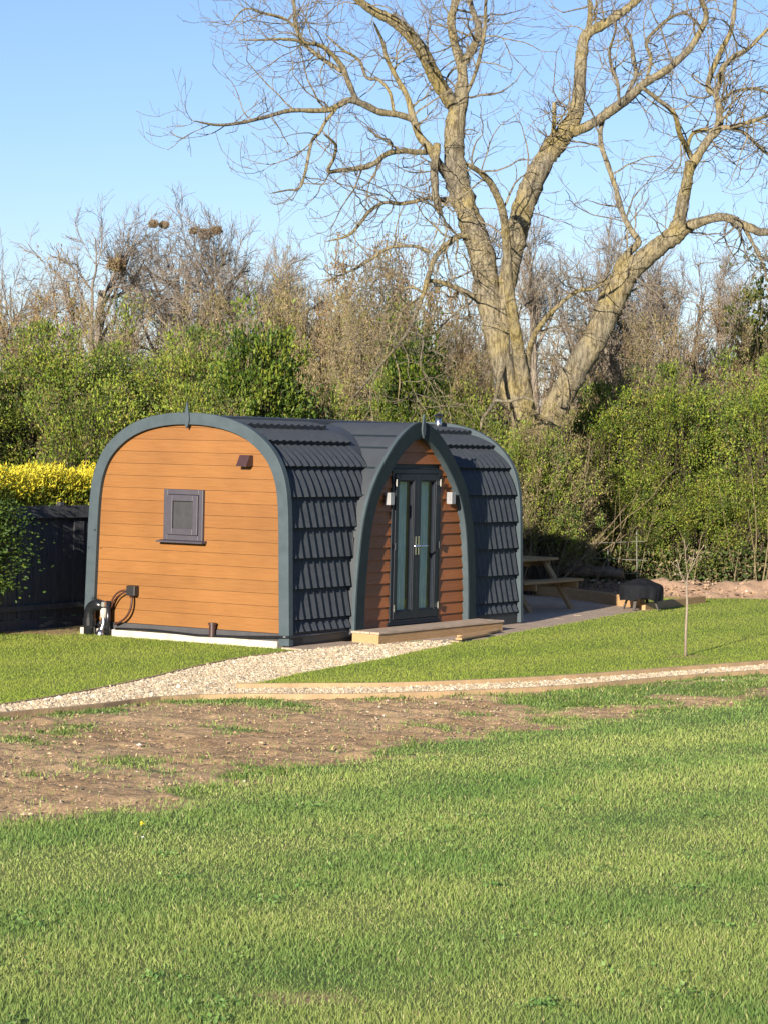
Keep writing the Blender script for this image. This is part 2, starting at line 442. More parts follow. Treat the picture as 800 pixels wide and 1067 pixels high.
# smooth flat panels between the two tiled sections, above the porch vault, and the ridge
mb = MB()
flat, _ = offset_prof(PROF, -.075)
for k in range(len(flat)-1):
    h0, z0 = flat[k]; h1, z1 = flat[k+1]
    if z0 < 2.0: continue
    mb.add([(1.93, BC-h0, z0), (3.78, BC-h0, z0), (3.78, BC-h1, z1), (1.93, BC-h1, z1)], [(0, 1, 2, 3)])
mb.build('roof_panel', M['panel'], pod)
rid = MB()
rp = [(h, z) for h, z in offset_prof(PROF, -.022)[0] if h < .30]
lp = [(BC-h, z) for h, z in rp]+[(BC+h, z) for h, z in rp[::-1][1:]]
vs = [(.076, y, z) for y, z in lp]+[(PL-.056, y, z) for y, z in lp]; n = len(lp)
rid.add(vs, [(k, k+1, k+1+n, k+n) for k in range(n-1)])
rid.add([(.076, lp[0][0], lp[0][1]), (PL-.056, lp[0][0], lp[0][1]), (PL-.056, lp[0][0], lp[0][1]-.05), (.076, lp[0][0], lp[0][1]-.05)], [(0, 1, 2, 3)])
rid.build('ridge_panel', M['panel'], pod)

# ---- porch: vault, arch frame, lapped boards
vault = MB()
VP, _ = offset_prof(PPROF, -.012); VP[:, 1] -= 0
va = parch(VP); n = len(va)
y_back = [1.45]*n
vs = [(a, .008, z) for a, z in va]+[(a, 1.45, z) for a, z in va]
vault.add(vs, [(k, k+1, k+1+n, k+n) for k in range(n-1)])
vo = vault.build('porch_roof', M['panel'], pod, smooth=True)
seam = MB()                                               # standing seams of the porch panels
for zq in (1.35, 1.78, 2.12, 2.37, 2.52):
    h = float(half_at(VP, zq))
    for s in (-1, 1):
        h2 = float(half_at(VP, zq-.022))
        seam.add([(PC+s*(h+.006), .06, zq), (PC+s*(h+.006), 1.3, zq), (PC+s*(h2+.006), 1.3, zq-.022), (PC+s*(h2+.006), .06, zq-.022)], [(0, 1, 2, 3)])
seam.build('panel_seam', M['porchframe'], vo)
pf = lambda q, d: (q[0], d, q[1])
po = parch(PPROF); 
pin = spline_prof([(h, z) for h, z in PIN[::6]]+[(0, PINtop)], 100)
pi_ = parch(pin)
ring(po, pi_, pf, -.045, .012).build('porch_frame', M['porchframe'], pod, bevel=.006)
# added pale strip: the frame's sunlit outer side put into the colour
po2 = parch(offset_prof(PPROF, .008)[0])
ring(po2, parch(offset_prof(PPROF, .001)[0]), pf, -.034, .010).build('frame_lit_edge', M['frame'], pod)
# inner reveal lining, coloured paler than the front for its sunlit face
ring(pi_, parch(offset_prof(pin, -.012)[0]), pf, -.038, .075).build('frame_lining', M['frame'], pod)
DOOR = (2.272, 3.474, .155, 2.095)                        # x0, x1, z0, z1 of the door frame
V = []; Q = []; Cc = []; rng = np.random.default_rng(5)
zb = .06
while zb < 2.5:
    zt = zb+.150
    spans = []
    h = max(float(half_at(pin, zb)), .02)+.02; h2 = max(float(half_at(pin, min(zt, 2.5))), .0)+.02
    if zb < DOOR[3]-.01:
        spans = [((PC-h, PC-h2), (DOOR[0]+.02,)*2), ((DOOR[1]-.02,)*2, (PC+h, PC+h2))]
    else: spans = [((PC-h, PC-h2), (PC+h, PC+h2))]
    for (l0, l1), (r0, r1) in spans:
        n = len(V); yo, yi = .036, .058
        V += [(l0, yo, zb), (r0, yo, zb), (r1, yi, zt+.004), (l1, yi, zt+.004), (l0, yi+.004, zb), (r0, yi+.004, zb)]
        Q += [(n, n+1, n+2, n+3), (n, n+4, n+5, n+1)]
        c = rng.normal(1, .09); Cc += [(c, c, c)]*6
    zb = zt
link('porch_wall', np_mesh('porch_wall', V, Q, col=np.array(Cc)), M['porchclad'], pod)
# block behind the boards
bk = MB()
for l, r, z0, z1 in ((PC-1.40, DOOR[0]+.01, .05, 1.25), (DOOR[1]-.01, PC+1.40, .05, 1.25), (PC-1.0, DOOR[0]+.01, 1.25, 1.9), (DOOR[1]-.01, PC+1.0, 1.25, 1.9), (PC-.62, PC+.62, 2.10, 2.3)):
    bk.box(l, r, .068, .085, z0, z1)
bk.build('wall_backing', M['dark'], pod)

# ---- french door
x0, x1, z0, z1 = DOOR
dr = MB(); yF = .028
fw = .06
dr.box(x0, x0+fw, yF, yF+.07, z0, z1); dr.box(x1-fw, x1, yF, yF+.07, z0, z1); dr.box(x0+fw, x1-fw, yF, yF+.07, z1-fw, z1); dr.box(x0+fw, x1-fw, yF, yF+.07, z0, z0+.035)
door = dr.build('french_door', M['upvc'], pod, bevel=.005)
sill = MB(); sill.box(x0-.05, x1+.05, .03, yF+.05, z0-.035, z0-.002); sill.build('door_sill', M['upvc'], door, bevel=.004)
mid = (x0+x1)/2
for (l, r, hx) in ((x0+fw+.004, mid-.003, -1), (mid+.003, x1-fw-.004, 1)):
    lf = MB(); w = .082; y0 = yF-.012; y1 = yF+.052; zz0, zz1 = z0+.038, z1-fw-.004
    lf.box(l, l+w, y0, y1, zz0, zz1); lf.box(r-w, r, y0, y1, zz0, zz1); lf.box(l+w, r-w, y0, y1, zz1-w, zz1); lf.box(l+w, r-w, y0, y1, zz0, zz0+.10)
    # glazing bead stepping back to the pane
    g0, g1, h0, h1 = l+w, r-w, zz0+.10, zz1-w
    bd = .016
    lf.box(g0, g0+bd, y0+.012, y1-.006, h0, h1); lf.box(g1-bd, g1, y0+.012, y1-.006, h0, h1); lf.box(g0+bd, g1-bd, y0+.012, y1-.006, h1-bd, h1); lf.box(g0+bd, g1-bd, y0+.012, y1-.006, h0, h0+bd)
    lo = lf.build('door_leaf', M['upvc'], door, bevel=.004)
    gp = MB(); gp.add([(g0+bd-.004, y1-.018, h0+bd-.004), (g1-bd+.004, y1-.018, h0+bd-.004), (g1-bd+.004, y1-.018, h1-bd+.004), (g0+bd-.004, y1-.018, h1-bd+.004)], [(0, 1, 2, 3)]); gp.build('pane', M['glass'], lo)
    hb = MB(); xh = (r-.030) if hx < 0 else (l+.030)
    hb.box(xh-.014, xh+.014, y0-.012, y0-.002, 1.00, 1.24); hb.tube([(xh, y0-.004, 1.115), (xh, y0-.055, 1.115), (xh+hx*.13, y0-.058, 1.115)], .011, 8)
    hb.build('handle', M['chrome'], lo, bevel=.003)
    for zh in (.34, 1.12, 1.92):
        hg = MB(); xx = l-.006 if hx < 0 else r+.006
        hg.tube([(xx, y0-.014, zh-.045), (xx, y0-.014, zh+.045)], .010, 8); hg.box(xx-.018, xx+.018, y0-.009, y0-.002, zh-.025, zh+.025)
        hg.build('hinge', M['upvc'] if zh == 1.12 else M['chrome'], lo)
# curtains hung just inside the glass
for (l, r) in ((x0+.16, x0+.50), (mid+.12, mid+.44)):
    c = MB(); k = 26
    pts = [(l+(r-l)*i/k, .140+.024*math.sin(i*1.7), 0) for i in range(k+1)]
    vs = [(p[0], p[1], .22) for p in pts]+[(p[0], p[1], 1.98) for p in pts]
    c.add(vs, [(i, i+1, i+k+2, i+k+1) for i in range(k)]); c.build('curtain', M['curtain'], pod, smooth=True)
fl = MB(); fl.box(.15, PL-.1, .18, PW-.15, .11, .13); fl.build('inner_floor', M['deckwood'], pod)
# wall lights either side of the door
for a in (2.135, 3.655):
    L = MB(); L.box(a-.050, a+.050, -.060, .020, 1.645, 1.80); lo = L.build('porch_light', M['lampgrey'], pod, bevel=.006)
    L = MB(); L.box(a-.03, a+.03, .015, .045, 1.68, 1.76); L.build('wall_bracket', M['blackbox'], lo)
# finials
def finial(name, fn, zt, zb_, w):
    mb = MB(); prof = [(0, zb_), (.35*w, zb_+.05), (w*.5, zb_+.11), (.36*w, zb_+.20), (.14*w, zb_+.29), (0, zt)]
    rim = [(x, z) for x, z in prof]+[(-x, z) for x, z in prof[-2:0:-1]]
    mb.poly_extrude([fn(x, 0, z) for x, z in rim], Vector(fn(0, .022, 0))-Vector(fn(0, 0, 0)))
    mb.build(name, M['frame'], pod, bevel=.003)
finial('finial', lambda x, d, z: (-.045+d, BC+x, z), 2.872, 2.535, .075)
finial('finial', lambda x, d, z: (PC+x, -.070+d, z), 2.80, 2.49, .085)

# ---- orange clad end wall
V = []; Q = []; Cc = []; rng = np.random.default_rng(11)
zk = 2.40084-.15*np.arange(-2, 17); zk = sorted([z for z in zk if z < 2.60])
zk = [.135]+[z for z in zk if z > .16]+[2.60]
for z0_, z1_ in zip(zk[:-1], zk[1:]):
    c = rng.normal(1, .034); cc = (c, c*rng.normal(1, .006), c*rng.normal(1, .01))
    zs = np.linspace(z0_+.002, z1_-.002, 4)
    n = len(V)
    for z in zs:
        h = max(float(half_at(offset_prof(PROF, -.12)[0], z)), .1)
        V += [(.040, BC-h, z), (.040, BC+h, z)]
    for k in range(3): Q.append((n+2*k, n+2*k+2, n+2*k+3, n+2*k+1))
    h = max(float(half_at(offset_prof(PROF, -.12)[0], z0_+.002)), .1); h1 = max(float(half_at(offset_prof(PROF, -.12)[0], z1_-.002)), .1)
    m = len(V); V += [(.053, BC-h, z0_+.002), (.053, BC+h, z0_+.002), (.053, BC-h1, z1_-.002), (.053, BC+h1, z1_-.002)]
    Q += [(n, n+1, m+1, m), (n+6, m+2, m+3, n+7)]
    Cc += [cc]*12
link('end_wall', np_mesh('end_wall', V, Q, col=np.array(Cc)), M['clad'], pod)
bk = MB(); P9, _ = offset_prof(PROF, -.10)
bk.poly_extrude([(.053, y, z) for y, z in arch_loop(P9)], (.02, 0, 0)); bk.build('wall_backing', M['dark'], pod)
bk = MB(); bk.poly_extrude([(PL-.03, y, z) for y, z in arch_loop(P9)], (.02, 0, 0)); bk.build('end_wall', M['porchclad'], pod)
for o in [o for o in pod.children if o.name.startswith('end_wall') and not o.data.color_attributes]:
    a_ = o.data.color_attributes.new('Col', 'FLOAT_COLOR', 'POINT'); a_.data.foreach_set('color', np.ones(len(o.data.vertices)*4, np.float32))
# skirting strip under the boards and dark plinth under the tiles
s = MB(); s.box(.012, .05, .13, PW-.10, .030, .132); s.build('skirting', M['skirt'], pod, bevel=.004)
s = MB(); s.box(.02, PL-.02, .052, .10, -.05, .16); s.box(.03, PL-.02, PW-.10, PW-.05, -.05, .16); s.build('plinth', M['dark'], pod)
# window
w = MB(); wy0, wy1, wz0, wz1 = 1.295, 1.880, 1.185, 1.80
t = .062
def frame_boxes(mb, xa, xb, y0, y1, z0, z1, t):
    mb.box(xa, xb, y0, y0+t, z0, z1); mb.box(xa, xb, y1-t, y1, z0, z1); mb.box(xa, xb, y0+t, y1-t, z1-t, z1); mb.box(xa, xb, y0+t, y1-t, z0, z0+t)
frame_boxes(w, -.005, .045, wy0, wy1, wz0, wz1, t)
win = w.build('window', M['winframe'], pod, bevel=.006)
w = MB(); frame_boxes(w, -.022, .03, wy0+t+.004, wy1-t-.004, wz0+t+.004, wz1-t-.004, .075); w.build('sash', M['winframe'], win, bevel=.006)
w = MB(); w.box(.010, .016, wy0+t+.07, wy1-t-.07, wz0+t+.07, wz1-t-.07); w.build('pane', M['obscure'], win)
w = MB(); w.add([(-.075, wy0-.04, wz0-.03), (-.075, wy1+.06, wz0-.03), (-.075, wy1+.06, wz0-.012), (-.075, wy0-.04, wz0-.012), (.04, wy0-.04, wz0-.03), (.04, wy1+.06, wz0-.03), (.04, wy1+.06, wz0+.004), (.04, wy0-.04, wz0+.004)],
      [(0, 1, 2, 3), (4, 7, 6, 5), (0, 4, 5, 1), (3, 2, 6, 7), (0, 3, 7, 4), (1, 5, 6, 2)]); w.build('sill', M['winframe'], win, bevel=.003)
# extractor vent cowl, upper right
c = MB(); c.add([(.035, .60, 2.10), (.035, .765, 2.10), (.035, .765, 2.235), (.035, .60, 2.235), (-.105, .61, 2.10), (-.105, .755, 2.10), (-.03, .755, 2.235), (-.03, .61, 2.235)],
      [(0, 3, 2, 1), (4, 5, 6, 7), (0, 1, 5, 4), (3, 7, 6, 2), (0, 4, 7, 3), (1, 2, 6, 5)]); c.build('vent_cowl', M['brownbox'], pod, bevel=.006)
# little overflow stub
c = MB(); c.tube([(-.03, 1.10, .05), (-.03, 1.10, .19), (-.03, 1.10, .192), (-.03, 1.10, .215)], [.040, .040, .050, .050], 14); c.build('overflow_pipe', M['brownbox'], pod)
# black hose clipped along the base
c = MB(); c.tube([(-.035, 2.55, .060), (-.04, 2.0, .075), (-.04, 1.3, .052), (-.045, .7, .07), (-.045, .1, .105), (-.03, -.02, .108), (.2, -.03, .112), (1.2, -.015, .115)], .016, 8); c.build('hose', M['blackpipe'], pod, smooth=True)
# socket box with looping cables
c = MB(); c.box(-.055, .04, 2.262, 2.392, .475, .60); jb = c.build('junction_box', M['blackbox'], pod, bevel=.01)
def arc(p0, p1, p2, n=12):
    return [tuple((1-t)**2*np.array(p0)+2*t*(1-t)*np.array(p1)+t*t*np.array(p2)) for t in np.linspace(0, 1, n)]
c = MB(); c.tube(arc((-.03, 2.39, .54), (-.05, 2.60, .54), (-.05, 2.64, .30)), .012, 8); c.build('cable', M['cable'], jb, smooth=True)
c = MB(); c.tube(arc((-.03, 2.38, .52), (-.06, 2.55, .50), (-.05, 2.62, .31)), .010, 8); c.build('cable', M['cable'], jb, smooth=True)
c = MB(); c.tube(arc((-.03, 2.32, .475), (-.05, 2.28, .20), (-.05, 2.56, .115)), .014, 8); c.build('cable', M['cable'], jb, smooth=True)
# flue on the back slope
fx, fy = 5.42, 1.24
c = MB(); c.tube([(fx, fy, 2.60), (fx, fy, 2.80)], .042, 12); fo = c.build('flue', M['steel'], pod, smooth=True)
c = MB(); c.tube([(fx, fy, 2.805), (fx, fy, 2.815), (fx, fy, 2.85)], [.06, .065, .03], 12); c.build('cowl', M['blackpipe'], fo)

# ---- concrete base, pipes, step
sl = MB(); sl.box(-.030, PL+.1, .16, PW+.05, -.12, .046)
sb = sl.build('concrete_base', M['slab'], None, bevel=.008); sb.location = POD_C; sb.rotation_euler = (0, 0, POD_RZ); tag(sb, kind='structure')
def thing(name, label, cat, a, b, z=0.0, rz=0.0, group=None):
    p = pod2w(a, b, z); return tag(empty(name, p, POD_RZ+rz), label, cat, group)
sp = thing('soil_pipe', 'thick black soil pipe elbow entering the ground at the pod corner', 'drain pipe', -.10, 2.915)
c = MB(); pts = [(0, 0, -.1), (0, 0, .12), (0, 0, .22)]
pts += [(.0, -.125+.125*math.cos(t), .22+.125*math.sin(t)) for t in np.linspace(.2, PI*.62, 9)]; pts += [(.05, -.19, .325), (.13, -.21, .315)]
c.tube(pts, .072, 14); c.build('pipe', M['blackpipe'], sp, smooth=True)
c = MB(); c.tube([(0, 0, .085), (0, 0, .175)], .083, 14); c.build('collar', M['blackpipe'], sp, smooth=False)
wp = thing('water_pipe', 'lagged silver water pipe standing between the black soil pipe and the cables', 'water pipe', -.10, 2.695)
c = MB(); c.tube([(-.03, .02, -.08), (-.02, .01, .05), (0, 0, .12), (0, 0, .40)], .030, 10); c.build('pipe', M['steel'], wp, smooth=True)
c = MB(); c.tube([(0, 0, .19), (0, 0, .31)], .043, 10); c.build('lagging', M['lag'], wp, smooth=True)
c = MB(); c.tube([(-.05, .03, -.06), (-.02, .01, .045)], [.06, .045], 10); c.build('foot_sleeve', M['steel'], wp, smooth=True)
c = MB(); c.tube([(0, 0, .33), (.0, .0, .385)], .05, 8); c.tube([(0, .0, .36), (0, .11, .34)], .016, 6); c.build('valve', M['chrome'], wp)
c = MB(); c.tube([(.02, -.055, -.06), (.02, -.055, .40)], .030, 8); c.tube([(.02, -.01, .36), (.02, .14, .345)], .02, 6); c.tube([(.0, .09, .10), (.0, -.05, .06)], .022, 6); c.build('duct', M['blackpipe'], wp, smooth=True)

st = thing('door_step', 'low timber step in front of the french door with grey boarded top', 'step', 2.84, -.235)
c = MB(); L2 = 1.545
c.box(-L2, L2, -.19, .19, -.04, .088); c.build('riser', M['newwood'], st, bevel=.004)
c = MB()
for k in range(3): c.box(-L2-.012, L2+.012, -.205+k*.138, -.205+k*.138+.130, .090, .118)
c.build('tread', M['deckwood'], st, bevel=.004)
# ================================================================== GROUND, PATH, DECK, FENCE, FURNITURE
def pip(px, py, poly):
    poly = np.asarray(poly, float); inside = np.zeros(px.shape, bool); n = len(poly)
    j = n-1
    for i in range(n):
        xi, yi = poly[i]; xj, yj = poly[j]
        c = ((yi > py) != (yj > py)) & (px < (xj-xi)*(py-yi)/(yj-yi+1e-12)+xi); inside ^= c; j = i
    return inside
def W(pts): return np.array([gnd(*p)[:2] for p in pts])
# outlines read off the photograph, laid on the terrain (world x,y)
PATH_UP = W([(-300, 772), (-120, 748), (0, 735), (80, 722), (150, 708), (200, 696), (250, 686), (300, 679.5)])
PATH_LO = W([(-300, 786), (-120, 760), (0, 748), (90, 740), (165, 731), (240, 728), (330, 728), (400, 727), (520, 722.5), (600, 718), (700, 709), (800, 701.5), (900, 693), (1000, 684)])
WEDGE_LO = W([(247, 717), (330, 716.5), (400, 716), (500, 712.5), (600, 707), (700, 699.5), (800, 692), (900, 684), (1000, 676)])
WEDGE_UP = W([(247, 716), (280, 709), (310, 702), (355, 694), (400, 686), (440, 677), (470, 671.5)])
PATH_MAIN = np.vstack([PATH_UP, W([(330, 675), (370, 669), (397, 671), (468, 667)]), WEDGE_UP[::-1], WEDGE_LO, PATH_LO[::-1]])
DIRT_LO = W([(-300, 930), (-100, 890), (0, 868), (100, 850), (200, 830), (300, 807), (400, 789), (480, 768), (560, 757), (620, 751), (700, 740), (800, 731), (950, 714)])
DIRT = np.vstack([PATH_LO, DIRT_LO[::-1]])
DIRT_GRASS = W([(520, 727), (600, 722), (700, 713), (800, 705), (950, 690), (950, 700), (800, 718), (700, 727), (620, 737), (560, 741)])

rng = np.random.default_rng(3)
_ph = rng.uniform(0, 6.28, (40, 3)); _k = rng.normal(size=(40, 2))
_k = _k/np.linalg.norm(_k, axis=1)[:, None]
def fnoise(x, y, scale, i0=0, n=10):
    """smooth pseudo-random field, about -1..1"""
    s = 0
    for i in range(i0, i0+n):
        f = scale*(0.6+1.6*((i-i0)/n))
        s = s+np.sin((x*_k[i % 40, 0]+y*_k[i % 40, 1])*f+_ph[i % 40, 0]+1.5*np.sin((x*_k[(i+7) % 40, 1]-y*_k[(i+7) % 40, 0])*f*.7+_ph[i % 40, 1]))
    return s/math.sqrt(n)*.8
def soil_mask(x, y):
    """0..1: how bare the earth is at a place (ragged edges, grass tufts coming through)"""
    jx = x+.25*fnoise(x, y, 3.0, 0)+.10*fnoise(x, y, 11, 9); jy = y+.45*fnoise(x, y, 2.5, 5)+.15*fnoise(x, y, 9, 3)
    m = pip(jx, jy, DIRT).astype(float)
    m = m*(1-.9*pip(jx, jy, DIRT_GRASS))
    tuft = fnoise(x, y*.7, 4.2, 20)+.45*fnoise(x, y, 13, 12)
    m = m*np.where(tuft > .95, .2, 1.0)
    d = np.hypot(x-SAPL[0], (y-SAPL[1])/1.0)
    m = np.maximum(m, (d < .22+.10*fnoise(x, y, 5, 2)).astype(float)*.6)
    m = np.maximum(m, (np.hypot((x-BARE[0])/1.6, y-BARE[1]) < .10+.05*fnoise(x, y, 9, 2)).astype(float)*.8)
    # worn strip beside the fence, bare earth under the hedge on the right
    q = (x-POD_C[0])*udir[0]+(y-POD_C[1])*udir[1]; a = (x-POD_C[0])*vdir[0]+(y-POD_C[1])*vdir[1]
    m = np.maximum(m, ((q > 3.12+.1*fnoise(x, y, 4, 8)) & (q < 4.6) & (a > -.6+.25*fnoise(x, y, 3, 1))).astype(float)*.9)
    m = np.maximum(m, (y > 40.4+.25*fnoise(x, y, 3, 4)).astype(float)*np.clip((x+8)/4, 0, 1))
    return m
SAPL = gnd(714, 684)
BARE = gnd(330, 1041)
DECK_PTS = [(1.22, .04), (1.22, -.42), (2.05, -.45), (2.45, -.97), (4.69, -.57), (6.74, -.30), (9.17, .10), (9.95, .12), (11.6, 2.6), (11.6, 3.4), (5.76, 3.4), (5.76, .04)]
DECK_W = np.array([pod2w(a, b)[:2] for a, b in DECK_PTS])
POD_W = np.array([pod2w(a, b)[:2] for a, b in ((-.05, -.27), (1.3, -.27), (1.3, 0), (5.8, 0), (5.8, 3.1), (-.06, 3.1))])

def lawn_tone(x, y):
    """natural patchiness of the turf: mowing bands, dry and lush places"""
    band = np.sin((x*.80-y*.60)*3.6+.5*fnoise(x, y, .8, 3))
    t = .5+.10*fnoise(x, y, 1.1, 6)+.15*fnoise(x*1.0+y*.4, y, 4.2, 14)+.24*band
    return np.clip(t, 0, 1)

# --- terrain sheet: fine where it is seen near, out to the horizon elsewhere
def grid_axis(lo, hi, step, ext):
    a = list(np.arange(lo, hi+1e-6, step)); d = step; v = a[-1]
    while v < ext: d *= 1.35; v += d; a.append(v)
    d = step; v = a[0]; pre = []
    while v > -ext: d *= 1.35; v -= d; pre.append(v)
    return np.array(pre[::-1]+a)
gx = grid_axis(-7, 9, .055, 900); gy = np.concatenate([-np.geomspace(900, .5, 14), np.arange(0, 6, .5), np.arange(6, 13, .11), np.arange(13, 24, .05), np.arange(24, 44, .11), 44+np.geomspace(.2, 1500, 26)])
X, Y = np.meshgrid(gx, gy); Z = terrain(X, Y)
SM = soil_mask(X, Y)*((np.abs(X) < 15) & (Y < 60))
near = (X > -8) & (X < 10) & (Y > 12) & (Y < 24)
lump = .015*fnoise(X, Y, 6.5, 6, 12)+.013*fnoise(X, Y, 11, 1, 14)+.010*fnoise(X, Y, 24, 11, 12)+.005*fnoise(X*.8, Y, 45, 4, 12)
Z = Z+SM*near*(lump-.01)
Z = Z-.05*(pip(X, Y, PATH_MAIN) | pip(X, Y, POD_W) | pip(X, Y, DECK_W))
tone = lawn_tone(X, Y)
g1, g2, g3 = np.array([.13, .18, .055]), np.array([.22, .255, .085]), np.array([.15, .13, .05])
gc = g1+(g2-g1)*tone[..., None]
dn = np.clip(.5+.35*fnoise(X, Y, 2.2, 2)+.2*fnoise(X, Y, 14, 6), 0, 1)[..., None]
dc = np.array([.35, .23, .13])*(1-dn)+np.array([.50, .355, .21])*dn
cc = gc*(1-SM[..., None])+dc*SM[..., None]
ny, nx = X.shape
i = np.arange(ny-1)[:, None]; k = np.arange(nx-1)[None, :]
q = np.stack([i*nx+k, i*nx+k+1, (i+1)*nx+k+1, (i+1)*nx+k], -1).reshape(-1, 4)
m, nt, out = mat_new('ground_turf_and_soil')
p = N(nt, 'ShaderNodeBsdfPrincipled', Roughness=.95); p.inputs['Specular IOR Level'].default_value = .1; nt.links.new(p.outputs[0], out.inputs[0])
a_ = N(nt, 'ShaderNodeAttribute', attribute_name='Col'); tc = N(nt, 'ShaderNodeTexCoord')
nz = N(nt, 'ShaderNodeTexNoise', Scale=24.0, Detail=8.0, Roughness=.75); nt.links.new(tc.outputs['Object'], nz.inputs['Vector'])
r = ramp(nt, [(.3, (.6, .58, .55)), (.7, (1.25, 1.25, 1.25))]); nt.links.new(nz.outputs['Fac'], r.inputs[0])
mx = N(nt, 'ShaderNodeMix', data_type='RGBA', blend_type='MULTIPLY'); mx.inputs['Factor'].default_value = 1
nt.links.new(a_.outputs['Color'], mx.inputs['A']); nt.links.new(r.outputs[0], mx.inputs['B']); nt.links.new(mx.outputs['Result'], p.inputs['Base Color'])
b_ = N(nt, 'ShaderNodeBump', Strength=.7, Distance=.03); nt.links.new(nz.outputs['Fac'], b_.inputs['Height']); nt.links.new(b_.outputs[0], p.inputs['Normal'])
ground = link('ground', np_mesh('ground', np.stack([X, Y, Z], -1).reshape(-1, 3), q, col=cc.reshape(-1, 3), smooth=True), m); tag(ground, kind='structure')

# --- gravel path bed and loose stones
def ground_poly(name, poly, dz, mat, step=.12):
    lo, hi = poly.min(0), poly.max(0)
    bm = bmesh.new(); vs = [bm.verts.new((x, y, float(terrain(x, y))+dz)) for x, y in poly]; f = bm.faces.new(vs)
    bmesh.ops.triangulate(bm, faces=[f]); me = bpy.data.meshes.new(name); bm.to_mesh(me); bm.free()
    return link(name, me, mat)
M['gravelbed'] = surf('gravel_bed', (.36, .275, .185), (.24, .18, .12), 40, .95, .8, 90)
gp = ground_poly('gravel_path', PATH_MAIN, -.010, M['gravelbed']); tag(gp, kind='structure')
def scatter(poly, n, rng):
    lo, hi = poly.min(0), poly.max(0); P = np.zeros((0, 2))
    while len(P) < n:
        c = rng.uniform(lo, hi, (n*3, 2)); P = np.vstack([P, c[pip(c[:, 0], c[:, 1], poly)]])
    return P[:n]
OCT = np.array([(1,0,0),(0,1,0),(-1,0,0),(0,-1,0),(0,0,1),(0,0,-1)], float); OCF = np.array([(0,1,4),(1,2,4),(2,3,4),(3,0,4),(1,0,5),(2,1,5),(3,2,5),(0,3,5)])
def stones(name, P, size, cols, w, rng, mat, flat=.65, rise=.3):
    n = len(P); s = rng.lognormal(0, .35, n)*size
    v = OCT[None]*rng.uniform(.6, 1.3, (n, 6, 1))*np.stack([rng.uniform(.7, 1.4, n), rng.uniform(.7, 1.4, n), np.full(n, flat)], -1)[:, None, :]*s[:, None, None]
    v = v+rng.normal(size=(n, 6, 3))*(s*.12)[:, None, None]
    th = rng.uniform(0, 6.28, n); c, sn = np.cos(th)[:, None], np.sin(th)[:, None]
    x = v[..., 0]*c-v[..., 1]*sn; y = v[..., 0]*sn+v[..., 1]*c
    V = np.stack([x+P[:, 0:1], y+P[:, 1:2], v[..., 2]+(P[:, 2]+s*rise)[:, None]], -1).reshape(-1, 3)
    T = (OCF[None]+(np.arange(n)*6)[:, None, None]).reshape(-1, 3)
    return link(name, np_mesh(name, V, None, T, col=palette(rng, n, cols, w, .15, 6)), mat)
rng = np.random.default_rng(21)
c = scatter(PATH_MAIN, 120000, rng); c = c[(np.abs(c[:, 0]) < 9)]
P3 = np.column_stack([c, terrain(c[:, 0], c[:, 1])-.008])
tag(stones('gravel', P3, .0105, [(.42,.34,.235),(.34,.275,.19),(.52,.45,.345),(.26,.21,.15),(.34,.245,.15),(.22,.20,.17)], [.3,.24,.17,.12,.11,.06], rng, M['stone']), kind='stuff')
# clods and stones in the bare soil
c = scatter(DIRT, 7000, rng); c = c[(soil_mask(c[:, 0], c[:, 1]) > .5) & (np.abs(c[:, 0]) < 9)]
P3 = np.column_stack([c, terrain(c[:, 0], c[:, 1])])
tag(stones('soil_clods', P3, .0085, [(.36,.25,.155),(.42,.30,.195),(.31,.21,.13)], None, rng, M['stone'], .5, .0), kind='stuff')
c = scatter(DIRT, 110, rng); c = c[(soil_mask(c[:, 0], c[:, 1]) > .5)]
P3 = np.column_stack([c, terrain(c[:, 0], c[:, 1])+.012])
tag(stones('pebbles', P3, .009, [(.5,.46,.40),(.36,.31,.25)], None, rng, M['stone'], .7, .2), kind='stuff')

# --- timber edging boards along the path
def edging(name, label, line, h, w, mat, lift=0.03):
    line = np.asarray(line); mb = MB(); n = len(line); vs = []
    T = np.gradient(line, axis=0); T /= np.linalg.norm(T, axis=1)[:, None]; Nn = np.stack([-T[:, 1], T[:, 0]], 1)
    for i in range(n):
        z = float(terrain(*line[i]))
        for s, dz in ((-1, -.06), (1, -.06), (1, lift), (-1, lift)):
            p = line[i]+Nn[i]*s*w/2; vs.append((p[0], p[1], z+dz))
    fs = [(0, 1, 2, 3), (4*n-1, 4*n-2, 4*n-3, 4*n-4)]
    for i in range(n-1):
        for k in range(4): fs.append((4*i+k, 4*i+4+k, 4*i+4+(k+1) % 4, 4*i+(k+1) % 4))
    o = mb.add(vs, fs).build(name, mat, None)
    return tag(o, label, 'path edging', 'timber edging boards along the gravel path')
def smoothline(p, n=40):
    q = spline_prof([tuple(v) for v in p], n); return q
edging('path_edging', 'thin brown edging strip between the gravel path and the lawn beside the orange end', smoothline(PATH_UP), .05, .025, M['edging'], .012)
edging('path_edging', 'long pale timber edging between the gravel path and the bare soil', smoothline(PATH_LO), .05, .045, M['edging'], .045)
edging('path_edging', 'pale timber edging between the side path and the lawn with the sapling', smoothline(WEDGE_LO), .05, .045, M['edging'], .045)

